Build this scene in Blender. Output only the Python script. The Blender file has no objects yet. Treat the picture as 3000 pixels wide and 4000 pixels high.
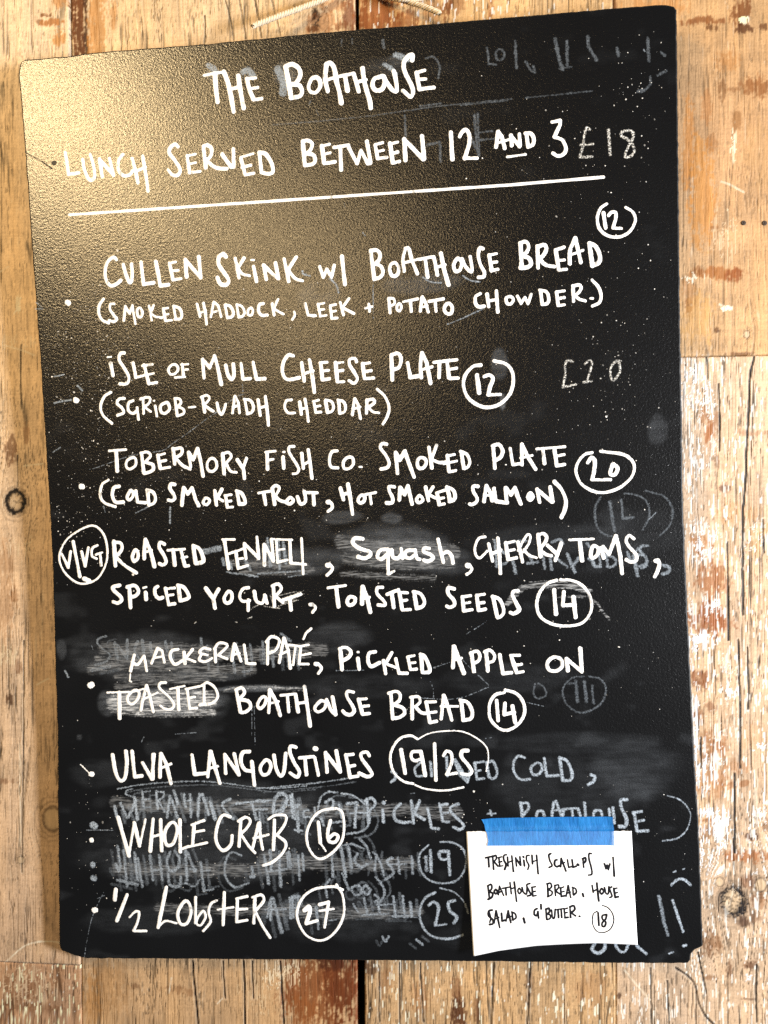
import bpy, math, random
import numpy as np
from mathutils import Matrix, Vector

# ------------------------------------------------------------------ camera, world, lamps, exposure
scene = bpy.context.scene
COL = scene.collection
CAM_LOC = [0.081306, -0.716220, -0.008661]
CAM_ROT = [[0.996952, 0.004486, 0.077886], [0.077885, 0.000350, -0.996962], [-0.004500, 0.999990, 0.000000]]
cam = bpy.data.cameras.new('camera')
cam.sensor_fit = 'VERTICAL'; cam.sensor_height = 36.0; cam.lens = 27.0
cam.clip_start = 0.01; cam.clip_end = 50
camo = bpy.data.objects.new('camera', cam); COL.objects.link(camo)
camo.matrix_world = Matrix.Translation(CAM_LOC) @ Matrix(CAM_ROT).to_4x4()
scene.camera = camo

world = bpy.data.worlds.new('World'); scene.world = world; world.use_nodes = True
bg = world.node_tree.nodes['Background']
bg.inputs['Color'].default_value = (0.92, 0.95, 1.0, 1); bg.inputs['Strength'].default_value = 0.055

def area(name, loc, target, size, power, color, shape='DISK', size_y=None):
    d = bpy.data.lights.new(name, 'AREA'); d.shape = shape; d.size = size
    if size_y: d.size_y = size_y
    d.energy = power; d.color = color
    o = bpy.data.objects.new(name, d); COL.objects.link(o)
    o.location = loc
    o.rotation_euler = (Vector(target) - Vector(loc)).to_track_quat('-Z', 'Y').to_euler()
    return o
# daylight from the right of the board
area('window_light', (1.75, -0.98, -0.10), (0, 0, -0.05), 0.26, 80, (0.97, 0.98, 1.0), 'RECTANGLE', 0.55)
# warm lamp up to the left, the one that glints on the paint
area('warm_lamp', (-0.79, -1.00, 0.85), (-0.15, 0, 0.25), 0.34, 13.5, (1.0, 0.72, 0.37))
# its weaker neighbour, lower and nearer the middle
area('warm_lamp', (-0.26, -1.13, 0.49), (-0.05, 0, 0.15), 0.26, 3.0, (1.0, 0.71, 0.36))

vs = scene.view_settings
scene.display_settings.display_device = 'sRGB'
vs.view_transform = 'Standard'; vs.look = 'None'; vs.gamma = 1; vs.use_curve_mapping = False
vs.exposure = 0.32
scene.cycles.use_denoising = False          # keeps the grain of the paint and the wood

# ------------------------------------------------------------------ measured data (millimetres)
D = {
'outline': [[-296.2,411.6],[-295.2,417.4],[-293.1,419.8],[-289.8,421.4],[-245.9,421.0],[-227.3,422.3],[-191.2,422.3],[-156.6,421.9],[-114.7,421.4],[-67.0,422.0],[17.4,422.8],[68.9,422.0],[123.2,421.8],[183.4,421.7],[244.4,421.7],[280.5,421.4],[288.5,421.2],[295.8,418.8],[298.1,415.3],[296.6,337.6],[295.4,268.3],[294.1,203.8],[292.6,116.5],[290.7,-19.4],[291.9,-118.9],[294.0,-246.0],[295.6,-291.0],[296.2,-404.8],[295.1,-406.2],[291.7,-407.9],[288.6,-409.3],[285.8,-412.5],[284.8,-415.3],[284.5,-418.1],[282.5,-420.9],[278.4,-421.6],[219.0,-421.9],[81.0,-421.4],[-12.8,-421.2],[-145.1,-421.4],[-206.5,-421.4],[-271.2,-421.7],[-277.2,-420.8],[-288.6,-417.4],[-296.0,-414.5],[-297.6,-411.6],[-297.9,-408.1],[-297.6,-396.3],[-292.5,-263.7],[-289.8,-205.8],[-289.2,-161.9],[-288.5,-128.3],[-286.6,-41.3],[-287.1,14.4],[-289.0,143.9],[-291.7,235.4],[-291.9,252.7],[-293.9,335.8],[-295.8,386.0],[-296.7,405.8]],
'note': [[90.2,-301.3],[236.7,-301.6],[238.1,-402.6],[92.4,-411.1]],
'note_bottom': [[92.4,-411.1],[114.9,-407.2],[148.2,-403.9],[203.0,-402.0],[238.1,-402.6]],
'tape': [[104.1,-289.7],[141.2,-288.9],[182.3,-288.6],[220.9,-288.5],[221.1,-301.5],[220.9,-314.2],[181.4,-313.5],[140.3,-313.2],[108.5,-314.4],[109.5,-310.1],[109.1,-304.9],[108.0,-301.0],[106.7,-295.0],[105.4,-292.2]],
'dust': [[-202.9,-134.6,69.8,22.1,0.12],[-223.0,-144.9,55.8,7.0,0.1],[-202.9,-134.6,27.9,9.3,0.15],[-164.8,-155.8,55.8,5.1,0.2],[-185.3,-178.1,52.3,12.8,0.5],[-95.3,-167.9,39.5,2.8,0.45],[-176.1,-190.2,41.9,2.3,0.35],[-239.5,-178.3,9.3,11.6,0.3],[-126.9,-284.3,111.6,30.2,0.1],[-152.9,-322.6,127.9,25.6,0.09],[37.2,-44.7,52.3,18.6,0.14],[26.0,-32.7,39.5,14.0,0.1],[-56.9,-50.9,46.5,14.0,0.16],[82.9,-55.5,25.6,14.0,0.15],[241.5,-247.7,39.5,25.6,0.06],[190.8,-221.8,76.7,9.3,0.045],[174.4,-40.1,81.4,14.0,0.04],[241.5,-35.7,46.5,20.9,0.03],[-25.7,189.4,20.9,11.6,0.1],[69.3,192.9,34.9,9.3,0.12],[-113.5,393.3,7.0,5.8,0.22],[-82.9,390.9,9.3,5.8,0.1],[-47.8,388.0,11.6,11.6,0.22],[56.4,393.1,11.6,4.7,0.12],[42.5,387.5,20.9,9.3,0.08],[-10.6,-12.8,18.6,5.8,0.15],[33.6,-15.6,9.3,4.7,0.2],[270.8,53.3,9.3,14.0,0.1],[187.2,-263.3,69.8,27.9,0.05],[116.5,-398.3,69.8,14.0,0.04],[-204.8,-385.6,69.8,14.0,0.06],[-34.9,-380.1,69.8,23.2,0.06],[209.5,-337.4,14.0,58.1,0.06],[134.8,118.7,7.0,14.0,0.18],[136.6,84.5,2.8,7.0,0.4],[9.0,-167.6,60.5,11.6,0.06],[136.2,-163.1,58.1,14.0,0.05],[-247.6,-244.7,34.9,14.0,0.06],[-268.3,-210.5,2.8,2.8,0.25],[-281.7,-128.0,4.7,9.3,0.18],[-17.3,-122.4,27.9,14.0,0.1]],
'specks': [[-239.3,131.1,53.5,76.7,420],[-222.4,23.5,60.5,65.1,170],[-261.0,-10.8,27.9,34.9,70],[230.2,95.7,51.2,69.8,110],[238.2,207.3,60.5,93.0,70],[219.8,319.9,69.8,58.1,60],[265.0,360.6,34.9,46.5,50],[25.1,-55.9,209.2,209.2,220],[8.3,106.8,209.2,162.8,110],[-129.2,-337.1,104.6,46.5,110],[205.8,-107.3,93.0,93.0,60],[85.3,-302.1,69.8,46.5,60],[232.7,-314.4,58.1,69.8,40],[-263.4,-312.6,27.9,69.8,50],[-161.5,21.1,116.2,46.5,90]],
'hole': [-266.3,324.4],
'split': [[-293.8,336.5],[-285.9,331.7],[-277.6,326.4],[-268.6,319.4]],
'stains_groove_shade': [[-299.5,472.0,5.8,2.2,[150,98,58],0.9],[-305.9,465.4,3.4,2.4,[140,90,50],0.7],[-293.1,464.2,10.8,3.4,[195,138,84],0.9],[-285.9,450.7,6.0,8.2,[214,158,96],0.8],[-284.0,485.3,7.2,7.2,[205,150,90],0.7],[-336.3,52.7,6.2,14.4,[130,85,50],0.7],[-320.7,67.4,3.4,12.0,[160,110,66],0.5],[-338.7,-188.7,3.8,8.2,[105,70,42],0.8],[-334.4,-86.7,4.8,9.6,[150,105,65],0.4],[-329.5,-156.3,3.8,7.2,[140,95,60],0.5],[-342.1,-81.7,9.6,48.0,[190,140,92],0.4],[-345.6,-268.6,14.4,2.9,[150,105,70],0.5],[-266.9,462.1,8.2,96.0,[128,76,34],1.0],[-260.5,461.7,2.4,96.0,[80,44,16],0.85],[-249.6,461.1,8.6,96.0,[206,150,84],0.7],[-234.3,470.2,3.4,14.4,[205,150,90],0.6],[-37.8,462.3,3.8,5.3,[60,34,20],0.95],[-39.8,446.5,4.8,3.4,[66,38,22],0.9],[-30.6,451.8,16.8,12.0,[196,130,72],0.5],[-5.1,457.6,7.2,21.6,[140,84,62],0.75],[-20.8,468.1,14.4,7.2,[190,130,80],0.5],[-13.6,447.2,9.6,3.8,[150,92,50],0.6],[22.6,456.1,21.6,21.6,[176,112,62],0.9],[8.2,459.2,3.8,24.0,[150,90,44],0.8],[41.8,450.2,19.2,9.6,[168,106,60],0.7],[85.9,459.7,4.8,12.0,[140,84,40],0.8],[96.6,461.5,7.2,9.6,[150,92,48],0.5],[127.2,457.4,3.4,12.0,[170,108,58],0.7],[72.9,458.1,9.6,14.4,[196,138,80],0.5],[238.6,453.6,2.4,7.2,[120,70,40],0.6],[275.1,449.2,28.8,9.6,[212,152,90],0.6],[318.1,434.1,16.8,3.8,[150,92,44],0.8],[324.8,427.4,4.8,3.4,[120,74,34],0.8],[350.6,440.4,9.6,12.0,[140,86,40],0.85],[352.8,425.2,8.2,4.3,[110,66,30],0.85],[370.7,426.6,4.8,3.4,[120,74,36],0.8],[364.9,372.7,14.4,9.6,[158,102,52],0.8],[338.1,397.1,9.6,9.6,[190,134,76],0.6],[333.5,371.9,3.4,9.6,[130,84,40],0.6],[344.7,371.3,7.2,2.4,[150,98,50],0.5],[320.0,356.3,4.8,14.4,[190,128,70],0.5],[345.7,343.6,4.8,9.6,[160,110,60],0.6],[304.0,315.2,6.2,48.0,[206,140,70],0.6],[315.1,277.7,12.0,48.0,[216,152,80],0.7],[324.3,323.7,4.8,7.2,[160,104,50],0.4],[366.8,312.7,14.4,28.8,[214,168,112],0.3],[328.3,205.4,21.6,5.3,[182,118,58],0.8],[344.0,203.8,7.2,5.8,[166,98,44],0.8],[310.3,208.2,3.8,4.8,[160,104,50],0.7],[302.1,177.1,4.3,8.2,[140,84,40],0.85],[303.5,187.5,7.2,14.4,[200,140,80],0.5],[328.1,154.4,3.4,2.4,[110,66,30],0.8],[350.4,133.1,12.0,1.9,[130,80,36],0.7],[310.1,164.1,14.4,24.0,[226,172,100],0.5],[326.3,247.1,4.3,1.4,[140,90,50],0.5],[320.9,59.6,4.3,12.0,[176,112,56],0.85],[316.5,78.2,3.4,9.6,[180,120,66],0.6],[327.7,68.7,3.4,9.6,[170,112,60],0.6],[334.2,10.8,4.8,4.8,[124,78,44],0.8],[327.6,36.3,1.9,7.2,[130,84,44],0.6],[359.0,61.4,14.4,2.9,[190,140,100],0.6],[313.7,-40.1,9.6,9.6,[184,124,66],0.7],[322.6,-70.3,14.4,16.8,[176,112,58],0.75],[318.0,-107.4,16.8,14.4,[170,104,52],0.85],[329.2,-111.9,12.0,7.2,[176,110,60],0.7],[311.0,-163.1,7.2,9.6,[160,98,50],0.85],[319.9,-186.2,4.8,4.8,[150,92,50],0.6],[309.7,-193.3,4.8,7.2,[166,104,56],0.7],[324.2,-220.9,12.0,14.4,[178,118,66],0.7],[344.3,-239.0,12.0,7.2,[190,134,84],0.5],[360.1,-213.2,14.4,9.6,[216,168,120],0.4],[363.1,-33.2,12.0,14.4,[226,176,120],0.5],[345.3,-12.4,19.2,9.6,[220,164,104],0.4],[321.8,-253.4,19.2,14.4,[196,140,90],0.6],[342.0,-255.2,14.4,2.9,[170,114,64],0.7],[319.4,-290.5,9.6,1.9,[180,116,60],0.7],[357.5,-303.3,6.2,3.8,[110,68,40],0.8],[350.7,-320.8,24.0,5.3,[178,116,66],0.8],[317.1,-299.8,4.8,7.2,[150,98,56],0.5],[368.7,-291.5,3.4,7.2,[130,84,50],0.6],[353.9,-342.7,6.2,5.8,[140,90,54],0.6],[363.9,-360.8,7.2,7.2,[160,110,70],0.6],[349.3,-379.8,5.8,4.8,[100,64,40],0.8],[361.6,-374.7,4.8,5.8,[140,96,64],0.5],[322.3,-401.7,9.6,12.0,[150,104,64],0.7],[336.8,-424.2,3.4,12.0,[130,86,52],0.7],[354.7,-417.7,7.2,4.8,[130,88,56],0.8],[318.8,-431.9,7.2,2.4,[150,104,64],0.6],[352.4,-449.0,5.8,1.4,[110,74,46],0.6],[335.6,-452.1,1.9,1.9,[90,60,36],0.7],[312.1,-411.4,3.8,3.8,[150,106,70],0.5],[-325.8,-467.0,24.0,12.0,[140,96,64],0.5],[-333.7,-484.7,14.4,7.2,[120,82,54],0.5],[-307.8,-486.0,19.2,4.8,[150,106,72],0.5],[-292.2,-453.1,7.2,14.4,[170,124,84],0.4],[-346.7,-495.3,9.6,9.6,[120,80,54],0.5],[-39.6,-459.3,33.6,38.4,[150,88,42],0.85],[-15.2,-451.0,16.8,33.6,[128,70,32],0.85],[-24.9,-432.2,14.4,7.2,[104,56,26],0.7],[-3.2,-457.7,4.8,38.4,[140,76,36],0.6],[-54.3,-481.7,14.4,14.4,[170,108,58],0.6],[-243.7,-465.9,21.6,33.6,[186,140,90],0.4],[-215.8,-462.2,4.8,3.8,[140,100,66],0.6],[-173.0,-465.2,14.4,4.8,[150,104,64],0.5],[-259.0,-476.4,9.6,28.8,[200,146,84],0.4],[9.0,-435.6,7.2,9.6,[96,62,40],0.7],[23.4,-447.0,7.2,19.2,[160,112,70],0.5],[92.4,-474.9,8.6,16.8,[112,68,36],0.9],[90.1,-451.2,5.8,9.6,[150,98,56],0.6],[109.0,-469.4,3.4,14.4,[130,84,46],0.6],[158.3,-448.3,3.8,19.2,[120,80,48],0.5],[56.8,-462.2,9.6,14.4,[176,124,76],0.5],[239.2,-451.7,1.9,2.9,[90,58,34],0.8],[211.7,-445.9,14.4,14.4,[186,134,86],0.3]],  # wood stains; tall upper-left bands paint the recessed groove's dark wood and shadow
'flecks': [[-327.9,191.8,3.4,7.2,[250,236,205],0.7],[-320.4,-429.5,28.8,7.2,[216,186,150],0.3],[-342.4,-146.5,9.6,7.2,[240,216,180],0.6],[-333.2,157.1,19.2,4.8,[244,226,196],0.4],[-334.0,2.9,14.4,9.6,[246,226,196],0.4],[-321.2,-39.4,12.0,7.2,[246,224,190],0.4],[-71.3,-443.8,14.4,9.6,[240,214,176],0.7],[-95.9,-464.2,14.4,14.4,[236,208,166],0.4],[-83.5,-444.3,7.2,12.0,[250,230,196],0.5],[-325.8,-464.5,28.8,14.4,[230,200,164],0.5],[351.7,433.8,3.8,2.9,[255,250,236],1.2],[343.4,322.9,2.4,12.0,[250,226,190],0.8],[335.2,239.9,9.6,19.2,[250,220,180],0.4],[334.9,173.9,5.3,1.9,[255,244,222],0.9],[305.8,202.5,9.6,3.4,[255,238,206],0.7],[309.9,101.5,14.4,21.6,[255,250,240],0.8],[318.8,92.0,7.2,14.4,[255,250,242],0.8],[305.4,113.1,7.2,9.6,[255,246,234],0.7],[308.4,34.2,9.6,14.4,[255,250,242],0.8],[347.8,52.3,4.8,3.8,[255,252,246],0.9],[325.4,50.2,3.8,12.0,[255,246,234],0.6],[302.7,13.3,4.8,28.8,[255,250,240],0.6],[360.9,-33.2,12.0,12.0,[255,248,238],0.6],[313.7,-40.1,12.0,14.4,[255,250,244],0.9],[324.8,-95.7,8.6,9.6,[255,252,246],0.9],[304.4,-102.8,4.8,14.4,[255,250,240],0.7],[313.4,-125.9,14.4,6.2,[255,253,248],1.1],[306.5,-139.9,4.8,14.4,[255,250,244],0.8],[335.8,-148.9,9.6,12.0,[255,248,240],0.6],[336.8,-172.0,7.2,4.8,[255,253,250],1.0],[366.7,-222.4,7.2,3.4,[255,253,250],0.9],[317.4,-230.3,14.4,16.8,[255,250,244],0.7],[308.5,-218.8,3.8,38.4,[255,252,248],0.9],[333.3,-202.2,14.4,14.4,[250,238,222],0.4],[312.8,-246.6,9.6,14.4,[255,252,246],0.7],[319.0,-283.6,6.2,6.2,[255,253,250],1.1],[329.5,-297.2,8.6,14.4,[255,253,250],1.1],[313.7,-311.5,4.8,21.6,[255,252,248],0.9],[326.0,-315.8,12.0,9.6,[255,250,244],0.7],[344.0,-313.0,14.4,9.6,[255,248,240],0.5],[359.5,-335.6,4.8,4.8,[255,252,246],0.8],[317.0,-334.6,9.6,9.6,[255,250,244],0.7],[354.7,-430.4,3.8,2.9,[255,252,248],0.9],[300.8,-409.5,3.8,2.9,[250,240,225],0.6],[366.5,-284.6,6.2,7.2,[255,252,246],0.7],[300.8,-430.4,2.4,2.4,[255,250,244],0.6]],
'knots': [[-331.9,2.9,8.6,1],[-296.1,-303.4,9.6,0],[-328.3,-344.0,3.4,0],[340.7,-362.1,10.8,1],[364.0,-346.3,5.3,0],[353.8,150.1,2.9,0],[328.2,-344.7,3.8,0],[-35.4,453.2,7.2,2]],
'cracks': [[[[360.5,129.5],[357.0,114.5],[355.6,82.2],[353.2,45.3],[352.6,22.2],[350.3,-5.5],[349.6,-44.8],[349.6,-102.5]],1.92],[[[329.0,105.8],[330.2,73.3],[329.9,45.5]],0.96],[[[336.2,-37.8],[336.7,-79.5],[337.0,-125.7]],1.2],[[[345.7,-125.7],[346.2,-160.3],[346.8,-185.8],[346.6,-241.2]],1.44],[[[353.7,-132.5],[354.0,-171.8],[353.7,-188.0]],0.96],[[[341.6,-246.0],[341.5,-317.7]],1.44],[[[367.6,-17.1],[368.2,-47.1]],0.96],[[[311.9,-214.1],[312.4,-242.0]],0.72],[[[319.0,130.3],[320.3,110.6]],0.72],[[[360.3,-418.6],[359.5,-439.4],[360.1,-469.4]],1.2],[[[308.7,-409.2],[311.6,-423.0],[315.6,-446.0]],1.2],[[[289.5,-423.9],[300.7,-431.6],[306.4,-439.4],[308.6,-453.3],[314.1,-464.6],[322.0,-473.5]],1.68],[[[281.5,-435.9],[282.9,-475.4]],0.72],[[[-95.3,477.1],[-91.7,458.7],[-88.9,441.3]],1.68],[[[-110.2,477.9],[-107.0,460.7],[-104.1,440.7]],0.96],[[[-123.8,478.7],[-117.7,456.5],[-116.0,439.8]],0.72],[[[-78.9,476.2],[-74.5,459.0],[-70.9,441.8]],0.72],[[[-143.7,465.2],[-143.1,439.5]],0.72],[[[-159.9,-436.5],[-157.5,-464.5],[-154.4,-498.6]],1.44],[[[-110.6,-433.8],[-109.5,-455.1],[-109.2,-496.4]],0.96],[[[-75.4,-433.1],[-73.3,-460.8],[-71.5,-494.6]],1.2],[[[-130.5,-435.3],[-128.1,-470.5]],0.48],[[[-102.0,-434.2],[-100.9,-469.3]],0.48],[[[125.4,-426.0],[124.1,-454.5],[122.5,-485.4]],1.68],[[[158.9,-424.6],[157.4,-453.0],[155.8,-483.8]],0.96],[[[37.8,-429.6],[38.1,-487.0]],0.48],[[[57.0,-428.8],[60.3,-483.6]],0.48],[[[188.6,-430.5],[189.6,-479.8]],0.48],[[[18.6,-432.8],[18.9,-485.5]],0.48],[[[266.7,-424.8],[267.7,-476.1]],0.48],[[[-325.5,154.5],[-326.1,122.2],[-325.2,92.3]],0.72],[[[-329.9,47.6],[-329.7,17.8]],0.72],[[[-348.6,87.7],[-348.3,52.8]],0.96],[[[-324.2,-131.4],[-325.2,-230.8],[-327.3,-355.2]],0.36]],
'scratches': [[[[243.9,-428.1],[255.3,-441.7],[266.6,-454.0]],1.2],[[[332.3,288.6],[339.9,285.5],[352.2,278.1]],1.2],[[[330.4,177.5],[338.3,173.6]],1.92],[[[-307.5,-421.5],[-325.6,-427.2],[-346.4,-445.4]],0.96],[[[-279.2,-425.4],[-294.6,-421.5],[-312.7,-422.2]],0.96],[[[-311.5,-174.0],[-299.6,-167.8]],1.2],[[[-326.8,199.3],[-327.9,191.8],[-333.1,184.5]],1.44],[[[-323.4,37.6],[-304.1,39.4]],0.72],[[[-348.5,224.7],[-338.1,230.7]],0.72],[[[-343.6,154.9],[-325.5,149.5],[-312.6,144.3]],0.72],[[[-329.0,-330.3],[-328.6,-230.9]],0.48],[[[-183.0,-468.1],[-180.5,-453.3]],0.72],[[[-135.6,-475.7],[-130.6,-470.6]],0.72]],
'seam': {"a_top":[-275.8,487.3],"a_low":[-269.6,-444.0],"gap_l":[0.5,471.7],"gap_r":[3.9,471.5],"gap_lb":[-2.1,-488.9],"gap_rb":[5.4,-488.5],"cd_top":[237.9,451.3],"cd_bot":[236.1,-422.4],"dj1":[298.7,130.5],"dj2":[372.7,130.6],"aj1":[-351.6,-444.7],"aj2":[-271.7,-444.3],"tl":[-347.2,491.3],"br":[370.1,-471.2]},
'cord_l': [[-91.8,438.1],[-87.9,441.3],[-67.2,451.3],[-45.1,461.7],[-20.8,472.9],[-3.7,486.3],[4.8,502.6]],
'cord_r': [[79.9,440.5],[70.9,446.3],[56.2,454.7],[44.3,461.1],[32.3,466.1],[22.7,470.4],[10.8,487.9],[4.8,502.6]],
'loop': [[39.9,462.3],[46.7,464.8],[57.4,465.1],[66.9,466.0],[67.7,469.3],[61.0,471.6],[51.5,468.8],[44.7,463.9],[41.9,459.8],[49.0,458.0],[58.6,459.3],[64.6,462.3],[61.0,464.9],[51.4,465.0],[41.9,467.0]],
'nailholes': [[351.6,250.4],[369.9,249.6]],
'slit': [363.9,150.1]
}
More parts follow.
